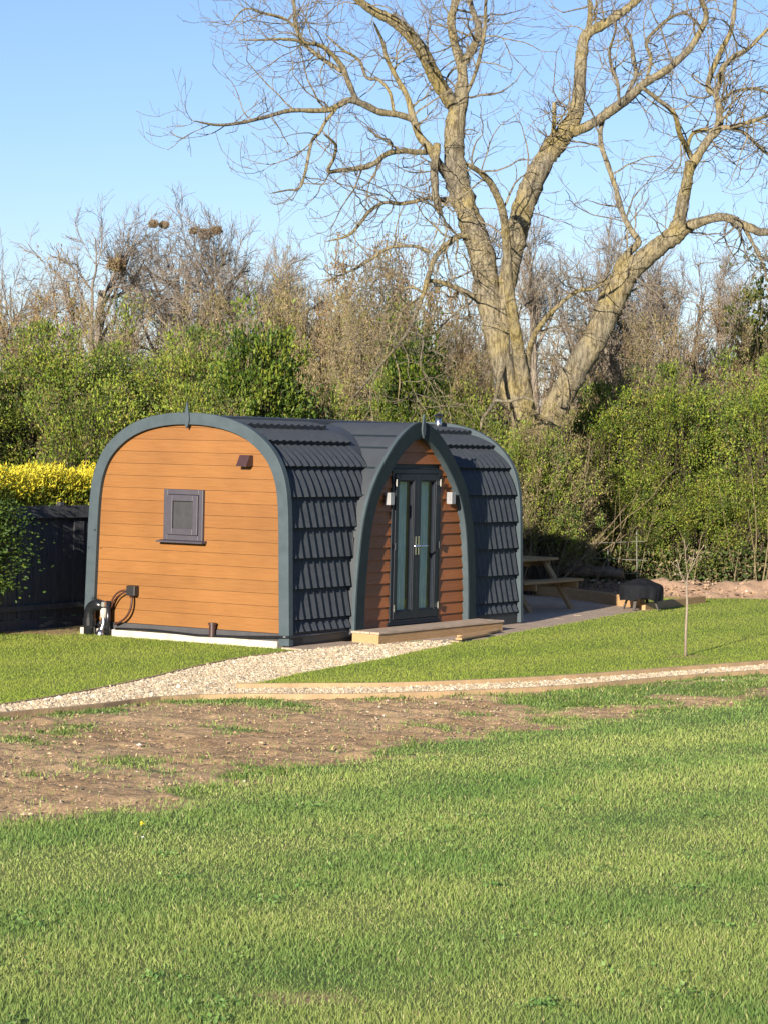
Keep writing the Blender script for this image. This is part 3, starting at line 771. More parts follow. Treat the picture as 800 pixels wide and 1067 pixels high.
# --- kerb slab along the tiled side and the timber deck
def podobj(o, z=0.0): o.location = (POD_C[0], POD_C[1], z); o.rotation_euler = (0, 0, POD_RZ); return o
ks = MB(); ks.box(-.10, 1.22, -.235, .05, -.12, -.012); podobj(tag(ks.build('kerb_board', M['deckwood'], None, bevel=.006), 'flat brown kerb board along the foot of the tiled side left of the step', 'kerb board'))
dk = MB(); DP = np.array(DECK_PTS)
bq = -1.05
while bq < 3.4:
    b0, b1 = bq, bq+.138
    # walk along a, cut boards by the deck outline
    aa = np.arange(1.0, 11.8, .06); run = None
    ins = pip(aa, np.full_like(aa, (b0+b1)/2), DP)
    k = 0
    while k < len(aa):
        if ins[k]:
            j = k
            while j+1 < len(aa) and ins[j+1]: j += 1
            if aa[j]-aa[k] > .1:
                joints = [aa[k]]+[v for v in (3.4+.9*math.sin(b0*40), 7.1+.8*math.cos(b0*31)) if aa[k]+.3 < v < aa[j]-.3]+[aa[j]]
                for s0, s1 in zip(joints[:-1], joints[1:]): dk.box(s0+.002, s1-.002, b0, b1-.007, -.07, -.020+.003*math.sin(b0*97+s0))
            k = j+1
        else: k += 1
    bq = b1
podobj(tag(dk.build('timber_deck', M['deckwood'], None, bevel=.003, seg=1), 'low weathered timber deck beside the pod under the picnic table', 'deck'))
pl = [((2.55, -.84), (4.0, -.57)), ((2.75, -.72), (4.15, -.47)), ((2.35, -.93), (3.4, -.76))]
for i, (s0, s1) in enumerate(pl):
    b = MB(); b.bar((s0[0], s0[1], .012), (s1[0], s1[1], .012), .085, .026)
    podobj(tag(b.build('loose_plank', M['newwood'], None, bevel=.003), ['middle pale plank lying on the deck before the step', 'pale plank lying on the deck closest to the step', 'pale plank lying on the deck farthest out from the step'][i], 'plank', 'pale planks lying in front of the step'))
# sleepers holding back the soil at the end of the deck
def sleeper(p0, p1, h, w, label, mat):
    p0 = np.array(p0); p1 = np.array(p1); c = (p0+p1)/2; L = np.linalg.norm(p1-p0); an = math.atan2(p1[1]-p0[1], p1[0]-p0[0])
    b = MB(); b.box(-L/2, L/2, -w/2, w/2, -.08, h); o = b.build('sleeper', mat, None, bevel=.008); o.location = (c[0], c[1], -.02); o.rotation_euler = (0, 0, an)
    return tag(o, label, 'sleeper', 'timber sleepers edging the deck and soil')
sleeper((1.3, 43.2), gnd(669, 635)[:2]+np.array([0, .05]), .17, .10, 'long timber sleeper along the far end of the deck behind the fire pit', M['newwood'])
sleeper((3.95, 37.05), gnd(732, 628)[:2], .10, .10, 'short pale sleeper between the lawn and the soil right of the fire pit', M['newwood'])

# --- black timber fence behind the pod
FB = 3.92
fe = tag(empty('timber_fence', pod2w(2.5, FB, -.03), POD_RZ), 'black close boarded timber fence in shade left of the pod', 'fence')
rngf = random.Random(4)
f = MB(); x = -5.6
while x < 5.5:
    w_ = .095+rngf.uniform(-.006, .012); d = rngf.uniform(0, .022)
    f.box(x, x+w_-.010, -.012+d, .010+d, .13+rngf.uniform(-.03, .02), 1.50+rngf.uniform(-.012, .012)); x += w_
f.build('fence_boards', M['fencewood'], fe)
f = MB(); f.box(-5.6, 5.5, -.045, -.016, 1.40, 1.56); f.build('top_rail', M['fencewood'], fe, bevel=.006)
f = MB(); f.box(-5.6, 5.5, -.045, -.016, .24, .31); f.build('bottom_rail', M['fencewood'], fe, bevel=.006)
f = MB(); f.box(-5.6, 5.5, -.02, .02, -.05, .13); f.build('gravel_board', M['fencewood'], fe)
for xp in (-5.5, -3.7, -1.9, -.1, 1.7, 3.5, 5.3):
    f = MB(); f.box(xp-.04, xp+.04, .03, .11, -.2, 1.6); f.build('fence_post', M['fencewood'], fe, bevel=.005)

# --- picnic table
pt = thing('picnic_table', 'wooden A frame picnic table standing on the deck behind the pod', 'picnic table', 8.45, 1.75, -.02)
LT = .95
t = MB()
for k in range(5): t.box(-LT, LT, -.36+k*.146, -.36+k*.146+.138, .715, .755)
t.build('tabletop', M['tablewood'], pt, bevel=.006)
for s in (-1, 1):
    t = MB()
    for k in range(2): t.box(-LT, LT, s*.66-.14+k*.145, s*.66-.14+k*.145+.137, .415, .455)
    t.build('seat', M['tablewood'], pt, bevel=.006)
for a in (-.66, .66):
    for s in (-1, 1):
        t = MB(); t.bar((a, s*.26, .714), (a, s*.76, -.02), .045, .125, up=(1, 0, 0)); t.build('leg', M['tablewood'], pt, bevel=.004)
    t = MB(); t.box(a+.024, a+.066, -.82, .82, .315, .413); t.build('seat_support', M['tablewood'], pt, bevel=.005)
    t = MB(); t.box(a+.024, a+.066, -.33, .33, .62, .713); t.build('top_support', M['tablewood'], pt, bevel=.005)
    t = MB(); t.bar((a*.95, 0, .62), (a*.25, 0, .70), .07, .045); t.build('brace', M['tablewood'], pt)

# --- covered fire pit
fpc = gnd(667.5, 636.5)
fp = tag(empty('fire_pit', (fpc[0], fpc[1], -.01), .3), 'round fire pit on splayed legs under a black fabric cover', 'fire pit')
rngc = np.random.default_rng(8)
prof = [(.0, .475), (.10, .462), (.22, .415), (.300, .385), (.332, .350), (.336, .28), (.332, .21), (.320, .158)]
prof = spline_prof(prof, 34); nth = 96; V = []
for j, (r_, z_) in enumerate(prof):
    for k in range(nth):
        th = 2*PI*k/nth; fold = .014*math.sin(th*9+1)+.010*math.sin(th*17+.6*math.sin(3*th))+.006*math.sin(th*31+j*.12)
        low = max(0, (j-15)/19.0); rr = r_*(1+fold*2.2*low+.006*math.sin(5*th+j*.3)*min(1, j/8))
        zz = z_+.022*math.sin(th*3+1)*low-.014*abs(math.sin(th*4))*max(0, 1-abs(j-13)/9)+(.012*math.sin(th*6) if j == 33 else 0)
        V.append((rr*math.cos(th), rr*math.sin(th), zz))
Q = [(j*nth+k, (j+1)*nth+k, (j+1)*nth+(k+1) % nth, j*nth+(k+1) % nth) for j in range(33) for k in range(nth)]
cv = link('cover', np_mesh('cover', V, Q, smooth=True), M['cover'], fp)
b = MB(); b.tube([(0, 0, .17), (0, 0, .20), (0, 0, .24)], [.05, .2, .28], 24); b.build('bowl', M['rust'], fp, smooth=True)
for k in range(4):
    th = PI/4+k*PI/2; b = MB(); b.bar((.20*math.cos(th), .20*math.sin(th), .22), (.285*math.cos(th), .285*math.sin(th), 0), .045, .022); b.build('leg', M['rust'], fp)

# --- wire stock panel and log by the hedge
wf = tag(empty('wire_panel', (0, 41.0, 0)), 'thin galvanised stock wire panel leaning on the hedge behind the log', 'wire fence')
for px in (611, 634, 664):
    p = at(px, 600, 41.0); q_ = at(px-1, 552 if px != 634 else 572, 41.0)
    b = MB(); b.tube([(p[0], 0, -.05), (q_[0], 0, q_[2])], .010, 6); b.build('wire_upright', M['wire'], wf)
for (xa, ya, xb, yb) in ((604, 566.5, 672, 564), (606, 581, 674, 584), (610, 596, 668, 598)):
    p, q_ = at(xa, ya, 40.98), at(xb, yb, 40.98); b = MB(); b.tube([(p[0], -.02, p[2]), (q_[0], -.02, q_[2])], .006, 6); b.build('wire_rail', M['wire'], wf)
pA, pB = at(566, 593, 40.9), at(650, 598, 40.5)
def rough_log(name, pts, r, label, seed):
    rr = np.random.default_rng(seed); P = np.array([np.linspace(p0, p1, 14) for p0, p1 in pts]); P = P+rr.normal(size=P.shape)*.012
    V, q = tubes(P, np.full(P.shape[:2], r)*(1+rr.normal(size=P.shape[:2])*.08), 12, .06, rr)
    me = np_mesh(name, V, q, smooth=True); bm = bmesh.new(); bm.from_mesh(me); bmesh.ops.holes_fill(bm, edges=bm.edges); bm.to_mesh(me); bm.free()
    return tag(link(name, me, M['log']), label, 'log', 'logs lying at the hedge foot')
rough_log('log', [(pA, pB)], .09, 'mossy brown log lying in shade behind the fire pit', 3)
rough_log('log', [(at(548, 577, 40.6), at(604, 589, 40.8))], .075, 'thinner dark log behind the picnic table', 5)

# --- bank of dug earth along the hedge
bx = np.linspace(-2.0, 11, 190); by = np.linspace(39.9, 43.5, 50); BX, BY = np.meshgrid(bx, by)
prof = np.exp(-((BY-41.5)/.62)**2)*np.clip((BX+2.0)/1.5, 0, 1)
BZ = -.10+prof*(.27+.07*fnoise(BX, BY, 2.2, 4)+.05*fnoise(BX, BY, 7, 9)+.035*fnoise(BX, BY, 16, 2))
i = np.arange(49)[:, None]; k = np.arange(189)[None, :]; q = np.stack([i*190+k, i*190+k+1, (i+1)*190+k+1, (i+1)*190+k], -1).reshape(-1, 4)
M['soil'] = surf('dug_soil', (.34, .225, .15), (.24, .155, .105), 6, .95, .8, 22)
tag(link('earth_bank', np_mesh('earth_bank', np.stack([BX, BY, BZ], -1).reshape(-1, 3), q, smooth=True), M['soil']), kind='structure')
c = np.column_stack([rng.uniform(1.5, 9, 1300), rng.normal(41.25, .35, 1300)])
pz = -.10+np.exp(-((c[:, 1]-41.5)/.62)**2)*.28
tag(stones('bank_clods', np.column_stack([c, pz]), .022, [(.30,.20,.13),(.33,.235,.165),(.2,.13,.09),(.5,.44,.36)], [.4,.3,.25,.05], rng, M['stone'], .7, .3), kind='stuff')

# --- grass blades
def blades(name, P, h, wd, tone, rng, dry=.12, bend=(.1, .95), var=1.0):
    n = len(P); z = terrain(P[:, 0], P[:, 1])
    yaw = rng.uniform(0, 6.28, n); lean = rng.uniform(bend[0], bend[1], n); la = rng.uniform(0, 6.28, n)
    h = h*rng.uniform(.55, 1.25, n); wv = wd*rng.uniform(.7, 1.3, n)
    sx, sy = np.cos(yaw)*wv, np.sin(yaw)*wv
    b = np.column_stack([P, z-.01]); d = np.column_stack([np.cos(la)*lean, np.sin(la)*lean, np.ones(n)]); d = unit(d)
    mid = b+d*(h*.6)[:, None]; d2 = unit(d+np.column_stack([np.cos(la)*lean, np.sin(la)*lean, -.15*np.ones(n)])*.7); tip = mid+d2*(h*.5)[:, None]
    s = np.column_stack([sx, sy, np.zeros(n)])
    V = np.stack([b-s, b+s, mid+s*.75, mid-s*.75, tip+s*.12, tip-s*.12], 1).reshape(-1, 3)
    o = (np.arange(n)*6)[:, None]; q = np.concatenate([o+np.array([0, 1, 2, 3]), o+np.array([3, 2, 4, 5])])
    t = np.clip(tone+rng.normal(0, .16*var, n), 0, 1)[:, None]
    A = np.array(GA); B = np.array(GB); c = A+(B-A)*t
    dr = rng.random(n) < dry*(.35+1.3*t[:, 0]); c[dr] = np.array(GD)*rng.uniform(.7, 1.2, (dr.sum(), 1))
    c = c*np.clip(rng.normal(1, .13*var, (n, 1)), .6, 1.4)
    return link(name, np_mesh(name, V, q, col=np.repeat(c, 6, 0)), M['blade'])
GA, GB, GD = (.122, .218, .050), (.285, .345, .092), (.42, .38, .18)
rng = np.random.default_rng(77)
def view_sample(n, y0, y1, p, margin):
    """points in the ground area the camera overlooks (plus a margin), thinner farther away"""
    u = rng.random(n); Y = (y0**(1-p)+u*(y1**(1-p)-y0**(1-p)))**(1/(1-p)); hw = .165*Y+margin
    X = rng.uniform(-1, 1, n)*hw; return np.column_stack([X, Y])
def allowed(P, soil_keep=.02):
    x, y = P[:, 0], P[:, 1]
    ok = ~(pip(x, y, PATH_MAIN) | pip(x, y, DECK_W) | pip(x, y, POD_W))
    sm = soil_mask(x+rng.normal(0, .10, len(P)), y+rng.normal(0, .22, len(P))); ok &= (rng.random(len(P)) > sm*(1-soil_keep)); ok &= y < 41.2
    return P[ok]
NB = 540000 if not globals().get('QUICK') else 60000
YP = lambda x: np.interp(x, PATH_LO[:, 0], PATH_LO[:, 1])
P = allowed(view_sample(NB, 6.8, 28, 1.15, .7)); P = P[P[:, 1] < YP(P[:, 0])]
hh = .029+.006*np.clip(fnoise(P[:, 0], P[:, 1], 2.5, 8), -1, 1); sc = np.clip(P[:, 1]/11, .8, 2.2)
tag(blades('lawn_grass', P, hh, .0021*sc, lawn_tone(P[:, 0], P[:, 1]), rng, .06, (.08, .6), .9), kind='stuff')
GA, GB, GD = (.195, .270, .027), (.28, .335, .042), (.38, .36, .11)
P = allowed(view_sample(int(NB*1.15), 20.0, 41.5, 1.01, 1.2)); P = P[P[:, 1] > YP(P[:, 0])]
tag(blades('short_lawn_grass', P, np.full(len(P), .026), .0023, lawn_tone(P[:, 0], P[:, 1]), rng, .03, (.05, .5), .6), kind='stuff')
# the same turf beside the framed part, coarser
GA, GB, GD = (.122, .218, .050), (.285, .345, .092), (.42, .38, .18)
u_ = rng.uniform(0, 1, 190000); ys = 4.5+u_*18.0; xs = rng.choice([-1, 1], len(ys))*(.165*ys+.55+rng.random(len(ys))**1.4*4.5)
P = allowed(np.column_stack([xs, ys])); P = P[P[:, 1] < YP(P[:, 0])]
tag(blades('outer_lawn_grass', P, np.full(len(P), .026), .0042, lawn_tone(P[:, 0], P[:, 1]), rng, .07, (.08, .65), .8), kind='stuff')
# clover and other broad leaved weeds in patches, a few flower heads
wr = np.random.default_rng(55); cl = view_sample(70, 7.2, 19, 1.1, .5); cl = cl[soil_mask(cl[:, 0], cl[:, 1]) < .3]
k = np.repeat(np.arange(len(cl)), 46); pw = cl[k]+wr.normal(size=(len(k), 2))*wr.uniform(.03, .13, len(cl))[k][:, None]
pz = np.column_stack([pw, terrain(pw[:, 0], pw[:, 1])+wr.uniform(.006, .022, len(pw))]); ok = pz[:, 1] < YP(pz[:, 0]); pz = pz[ok]
V, q = leaves(wr, pz, .020, .8, 2.0); tag(link('lawn_weeds', np_mesh('lawn_weeds', V, q, col=palette(wr, len(pz), [(.10,.20,.05), (.13,.23,.06), (.16,.25,.07)])), M['leaf']), kind='stuff')
fl_ = np.array([gnd(148, 864), gnd(149, 878)]); fl_[:, 2] += .030
k = np.repeat(np.arange(len(fl_)), 12); V, q = leaves(wr, fl_[k], np.where(k % 2 == 0, .016, .010), .5, 1.5)
cf = np.where((k % 2 == 0)[:, None], np.array([.75, .58, .03]), np.array([.8, .8, .76])); tag(link('lawn_flowers', np_mesh('lawn_flowers', V, q, col=np.repeat(cf, 4, 0)), M['leaf']), kind='stuff')
# taller tufts at the path edges and in the soil
GA, GB, GD = (.060, .120, .018), (.14, .20, .04), (.36, .31, .13)
tp = scatter(DIRT, 4200, rng); tp = tp[(soil_mask(tp[:, 0], tp[:, 1]) < .4)]
tp = np.repeat(tp, 6, 0)+rng.normal(0, .035, (len(tp)*6, 2))
tag(blades('soil_grass_tufts', tp, np.full(len(tp), .05), .005, np.full(len(tp), .4), rng, .1), kind='stuff')
# ================================================================== TREES AND HEDGES
# ---- the big bare tree: limbs followed from the photograph, each bending towards or away from us by some metres
TD = 42.0
LIMBS = [  # name, [(px, py, radius px)], depth change to its tip (m), attach(bool)
 ('trunk', [(553,625,24),(553,560,21),(552,500,20),(549,455,19),(543,418,15)], 0, 0),
 ('limb', [(537,425,13),(526,390,13),(517,350,14.5),(508,305,16),(502,265,16.5),(489,226,15.5),(478,192,15),(474,160,13),(474,130,13),(480,103,11),(482,85,9)], .8, 1),
 ('limb', [(478,118,10),(468,104,10),(455,84,10),(441,56,9.5),(426,36,9),(407,20,8.5),(387,10,7),(368,-5,6),(350,-30,4)], -1.6, 1),
 ('limb', [(482,100,9),(481,72,8),(477,58,7.5),(472,40,7),(470,20,7),(475,0,6.5),(479,-30,5)], 1.0, 1),
 ('branch', [(481,68,7),(489,55,7),(497,40,6.5),(498,25,6),(491,8,5),(485,-22,4)], 1.4, 1),
 ('branch', [(484,102,3),(494,78,3.5),(501,52,3.5),(505,25,3.5),(506,0,3),(511,-30,2)], -1.0, 1),
 ('limb', [(549,425,11),(541,372,9.5),(534,330,8.5),(529,292,7.5),(527,252,7),(522,217,6.5),(511,192,6),(500,180,5),(486,171,4)], -2.0, 1),
 ('limb', [(530,400,6),(525,360,8),(527,310,11),(534,264,13),(542,226,14),(552,196,14),(567,166,13),(582,146,13),(597,124,11),(602,104,9.5),(604,80,9),(606,55,9),(611,36,8),(630,25,7.5),(645,15,7),(662,2,6),(682,-18,4)], .5, 1),
 ('limb', [(590,138,9),(600,136,8),(616,129,7.5),(636,115,8),(655,101,7.5),(671,86,7),(690,75,6.5),(705,63,6),(718,50,6),(727,35,5.5),(735,15,5),(726,-10,4.5)], -1.8, 1),
 ('branch', [(608,45,5.5),(614,22,5),(614,0,4),(612,-28,3)], .8, 1),
 ('branch', [(574,158,4.5),(576,140,4.3),(577,122,4),(577,106,3.6)], -.3, 1),
 ('branch', [(668,90,4),(685,103,4.2),(702,118,4.6),(708,140,5),(716,156,5),(721,168,5)], 1.0, 1),
 ('branch', [(650,106,4),(656,92,4),(662,78,4),(660,60,3.5),(656,38,3),(650,26,2)], .8, 1),
 ('branch', [(645,108,3),(643,85,3),(637,70,3),(635,52,2.6),(641,30,2),(638,8,1.5)], -1.0, 1),
 ('branch', [(672,86,3.2),(678,62,3.2),(673,44,3.4),(685,29,3.2),(700,17,3),(714,14,2.2),(728,24,1.6)], 1.2, 1),
 ('limb', [(474,195,8),(462,178,7),(452,162,7),(444,150,7),(436,140,6.5),(429,118,6),(424,100,5),(413,80,4.4),(403,60,4),(399,44,3.4),(389,22,2.6)], -.8, 1),
 ('branch', [(430,124,6),(415,119,5.5),(395,116,6),(378,108,6),(364,104,5.8),(346,113,5),(330,115,4.5),(302,115,4),(276,122,3.5),(250,128,3),(226,130,2.4),(202,126,1.6)], -2.4, 1),
 ('branch', [(372,106,5.2),(363,85,5.2),(357,70,5),(346,56,4.2),(334,47,3.8),(318,44,3),(300,40,2.5),(270,41,1.9),(247,41,1.2)], -1.4, 1),
 ('branch', [(356,74,4.2),(338,62,4),(320,48,4),(309,30,3.5),(307,10,3),(305,-16,2.2)], .8, 1),
 ('branch', [(308,28,2.6),(295,18,2.2),(275,13,2),(255,9,1.6),(238,27,1.0)], -.6, 1),
 ('branch', [(410,116,3),(406,96,3),(395,83,3),(382,80,3),(374,62,2.6),(356,50,2.2),(336,32,1.2)], 1.4, 1),
 ('branch', [(446,158,5.2),(432,158,5),(420,157,5),(403,160,5),(390,170,5),(375,175,4.6),(356,177,4),(342,178,3.6),(348,164,3),(349,150,2.6),(336,139,1.6)], -1.8, 1),
 ('branch', [(350,114,2.8),(340,125,3),(333,138,3),(326,145,3),(322,160,3),(318,180,2.6),(312,196,2.4),(300,198,1.6),(280,202,1)], -.8, 1),
 ('branch', [(478,205,7),(464,208,5),(447,206,3.5),(430,210,3.8),(415,212,3.5),(400,211,3),(385,220,3.4),(373,235,3),(361,246,2.4),(338,252,1.4)], -1.0, 1),
 ('branch', [(455,150,7),(452,175,6.5),(453,200,6),(456,215,6.5),(457,221,4)], -.5, 1),
 ('limb', [(500,252,7),(489,246,6),(477,246,5.4),(465,255,5.2),(453,268,5),(447,285,4.8),(441,305,4),(435,322,3.4),(424,346,2.8),(400,376,2.2),(380,400,1.8),(366,416,1.1)], -3.0, 1),
 ('branch', [(441,305,2.4),(428,299,2.2),(414,305,2.2),(404,318,2.2),(401,332,2),(407,348,1.8),(401,372,1.5),(396,398,1)], -.6, 1),
 ('branch', [(432,330,2),(418,326,1.8),(398,320,1.6),(366,317,1)], .5, 1),
 ('branch', [(440,308,2),(420,322,2),(412,345,1.8),(410,366,1.5),(416,392,1.3),(414,420,1)], -1.0, 1),
 ('branch', [(425,345,1.8),(440,352,1.6),(438,380,1.5),(446,402,1.2),(441,428,.9)], .8, 1),
 ('branch', [(443,293,3),(455,293,4),(475,300,5),(495,310,6),(510,319,6),(522,331,6)], 1.2, 1),
 ('branch', [(447,262,3),(435,257,3),(424,256,3),(405,258,3),(386,270,2.8),(370,280,2.4),(346,290,1.8),(334,296,1.1)], -.8, 1),
 ('limb', [(556,480,17),(570,445,16),(584,415,15.5),(600,385,15.5),(618,355,16.5),(632,325,17),(643,300,17),(655,283,14.5),(670,270,12.5),(686,257,12),(700,246,12),(707,230,9.5),(711,210,9),(716,186,8),(718,170,8)], -1.0, 1),
 ('limb', [(640,306,9),(642,290,8.5),(646,274,7.2),(656,262,6.6),(665,252,6),(658,240,5.2),(650,225,5),(643,200,4.6),(635,175,4.5),(627,150,4.5),(627,130,4.2),(633,112,4.5)], 1.0, 1),
 ('limb', [(717,178,8),(728,160,7.4),(738,145,7),(748,133,7),(749,115,6),(745,98,5.6),(738,94,5),(738,84,5),(743,70,5),(752,50,5),(760,35,4.4),(764,15,4),(766,-12,3)], .9, 1),
 ('branch', [(745,99,4.4),(750,85,5),(752,72,5),(765,58,4.4),(780,50,3.6),(795,35,3),(812,18,2)], -1.0, 1),
 ('branch', [(748,133,5),(760,132,4.4),(780,127,4),(800,120,3.2),(822,114,2)], -1.2, 1),
 ('branch', [(758,133,3.4),(775,138,3.4),(790,152,3),(806,166,2)], .6, 1),
 ('branch', [(750,105,2.8),(765,95,3),(785,92,3),(800,96,2.6),(818,101,1.6)], 1.0, 1),
 ('branch', [(715,158,3.4),(720,141,3.4),(730,135,3.4),(744,136,3)], -.4, 1),
 ('limb', [(703,250,9),(715,238,8.4),(735,229,7.4),(755,226,7),(772,233,7),(790,241,6.5),(806,242,6),(832,250,4.5),(860,268,3)], -2.2, 1),
 ('branch', [(776,238,4.2),(785,255,3.2),(795,275,2.6),(799,292,1.6)], -.5, 1),
 ('branch', [(549,412,6),(550,372,5),(556,350,5),(570,330,4.6),(590,311,4),(605,302,3.2),(620,300,2.6),(636,285,1.6)], -1.4, 1),
 ('branch', [(527,372,4),(519,400,3.6),(514,420,3.2),(503,435,3),(500,447,2.2)], -2.2, 1),
 ('branch', [(515,417,3),(530,418,3),(546,414,2.8),(561,421,1.6)], -.6, 1),
 ('branch', [(535,424,3),(558,432,3),(578,440,1.8)], -1.6, 1),
]
btree = tag(empty('bare_tree', tuple(at(549, 620, TD)*np.array([1, 1, 0]))), 'huge bare spreading tree with lichen covered trunk rising behind the pod', 'tree')
rt = np.random.default_rng(42)
traced = []      # (px, py, depth)
LIMB_P = []; LIMB_R = []
broot = np.array(btree.location)
for name, pts, dd, att in LIMBS:
    pts = np.array(pts, float)
    d0 = TD
    if att and traced:
        T = np.array(traced); j = np.argmin((T[:, 0]-pts[0, 0])**2+(T[:, 1]-pts[0, 1])**2); d0 = T[j, 2]
    s = np.concatenate([[0], np.cumsum(np.hypot(*np.diff(pts[:, :2], axis=0).T))]); s /= s[-1]
    dep = d0+dd*s**1.2+.22*np.sin(s*7+rt.uniform(0, 6))*s*min(1, abs(dd))
    W3 = np.array([at(x, y, D) for (x, y, r), D in zip(pts, dep)]); rad = pts[:, 2]*np.interp(pts[:, 2], [5, 13], [.58, .83])*dep/FPX
    K = max(12, len(pts)*5)
    # smooth resample
    q = np.vstack([2*W3[0]-W3[1], W3, 2*W3[-1]-W3[-2]]); out = []; ro = []
    for i in range(1, len(q)-2):
        for t in np.linspace(0, 1, 8, endpoint=False):
            out.append(.5*((2*q[i])+(-q[i-1]+q[i+1])*t+(2*q[i-1]-5*q[i]+4*q[i+1]-q[i+2])*t*t+(-q[i-1]+3*q[i]-3*q[i+1]+q[i+2])*t**3)); ro.append(rad[i-1]*(1-t)+rad[i]*t)
    out.append(W3[-1]); ro.append(rad[-1]); out = np.array(out); ro = np.array(ro)
    out = out+np.cumsum(rt.normal(size=out.shape)*ro[:, None]*.012, axis=0)*np.linspace(0, 1, len(out))[:, None]
    ro = ro*(1+.03*np.sin(np.arange(len(ro))*.9+rt.uniform(0, 6))+rt.normal(size=len(ro))*.03)
    if pts[-1, 2] < 2.8: ro[-3:] *= np.array([.8, .6, .35])
    sides = 16 if rad.max() > .12 else 9
    V, qd = tubes(out[None]-broot, ro[None], sides, .05 if rad.max() > .12 else .03, rt)
    ends = np.arange(sides)
    me = np_mesh(name, V, qd, smooth=True); bm = bmesh.new(); bm.from_mesh(me); bmesh.ops.holes_fill(bm, edges=bm.edges); bm.to_mesh(me); bm.free()
    link(name, me, M['barkbig'], btree)
    for (x, y, r), D in zip(pts, dep): traced.append((x, y, D))
    for a in np.linspace(0, 1, 6):      # denser record for attaching
        pass
    idx = np.linspace(0, len(out)-1, 24).astype(int); LIMB_P.append(out[idx]); LIMB_R.append(ro[idx])
LP = np.array(LIMB_P)-broot; LR = np.array(LIMB_R)
# twigs: short curling shoots along every limb, and fine spray at the tips
thin = np.array([LR[i].mean() < .26 and i not in (0,) for i in range(len(LP))])
up = np.array([(LIMBS[i][1][-1][1] < 330 or LIMBS[i][1][0][1] < 350) for i in range(len(LP))])
sel = thin & up
parts = []
pos, d, r, t, idx = sprout(rt, LP[sel], LR[sel], 12, .12, 1.0, 1.05, .3)
L1 = rt.uniform(.45, 1.7, len(pos)); P1 = grow(rt, pos, d, L1, 9, .24, -.01, curl=.10); R1 = taper(np.minimum(r*.42, rt.uniform(.010, .026, len(r))), .005, 9)
parts.append(tubes(P1, R1, 5))
pos, d, r, t, idx = sprout(rt, P1, R1, 3, .2, 1.0, .8, .3)
P2 = grow(rt, pos, d, rt.uniform(.25, .95, len(pos)), 7, .22, .0, curl=.16); R2 = taper(np.minimum(r*.6, .012), .0045, 7); parts.append(tubes(P2, R2, 4))
pos, d, r, t, idx = sprout(rt, P2, R2, 2, .2, 1.0, .7, .3)
P3 = grow(rt, pos, d, rt.uniform(.12, .5, len(pos)), 5, .22, .02, curl=.16); R3 = taper(np.minimum(r*.7, .007), .0035, 5); parts.append(tubes(P3, R3, 3))
V, q, _ = merge(parts)
M['barktwig'] = bark_mat('twig_bark', (.24,.21,.165), (.31,.265,.195), (.33,.275,.17))
link('twigs', np_mesh('twigs', V, q, smooth=True), M['barktwig'], btree)

# ---- generic plants -------------------------------------------------------------
def within(P, R, c, rad, r, *more):
    k = (((P[:, -1]-np.array(c))/np.array(rad))**2).sum(1) < r.normal(1, .10, len(P))
    return (P[k], R[k])+tuple(m_[k] for m_ in more)
def bare_tree_meshes(seed, h, spread, mat, density=1.0, upright=.5, lean=0, tw=.0065):
    r = np.random.default_rng(seed)
    P0 = grow(r, np.array([[0, 0, -.2]]), np.array([[lean, .05, 1.0]]), h*.62, 12, .06, .05); R0 = taper(np.array([h*.019]), h*.008, 12)
    pos, d, rr, t, _ = sprout(r, P0, R0, 11, .30, 1.0, .62, .2)
    L = h*(.56-.34*t)*spread*r.uniform(.75, 1.15, len(t)); P1 = grow(r, pos, d, L, 10, .13, .06*upright*2); R1 = taper(np.minimum(rr*.6, .07*h/9), .014, 10)
    pos, d, rr, t, i = sprout(r, P1, R1, int(7*density), .18, 1.0, .65, .25)
    P2 = grow(r, pos, d, L[i]*(.55-.25*t)*r.uniform(.6, 1.2, len(t)), 8, .15, .05*upright*2); R2 = taper(np.minimum(rr*.6, .03), .009, 8); P2, R2 = within(P2, R2, (0, 0, h*.58), (h*.40*spread, h*.40*spread, h*.43), r)
    pos, d, rr, t, i = sprout(r, P2, R2, int(7*density), .15, 1.0, .6, .25)
    P3 = grow(r, pos, d, r.uniform(.3, .8, len(t))*h/10, 6, .17, .04*upright*2); R3 = taper(np.minimum(rr*.65, .016), tw, 6); P3, R3 = within(P3, R3, (0, 0, h*.58), (h*.40*spread, h*.40*spread, h*.43), r)
    pos, d, rr, t, i = sprout(r, P3, R3, int(6*density), .15, 1.0, .6, .25)
    P4 = grow(r, pos, d, r.uniform(.18, .5, len(t))*h/10, 4, .15, .06*upright*2); R4 = taper(np.minimum(rr*.8, tw*1.2), tw*.7, 4); P4, R4 = within(P4, R4, (0, 0, h*.58), (h*.40*spread, h*.40*spread, h*.43), r)
    V, q, _ = merge([tubes(P0, R0, 10), tubes(P1, R1, 6)]); me1 = np_mesh('trunk', V, q, smooth=True); me1.materials.append(mat)
    V, q, _ = merge([tubes(P2, R2, 4), tubes(P3, R3, 3), tubes(P4, R4, 3)]); me2 = np_mesh('crown', V, q); me2.materials.append(mat)
    return me1, me2
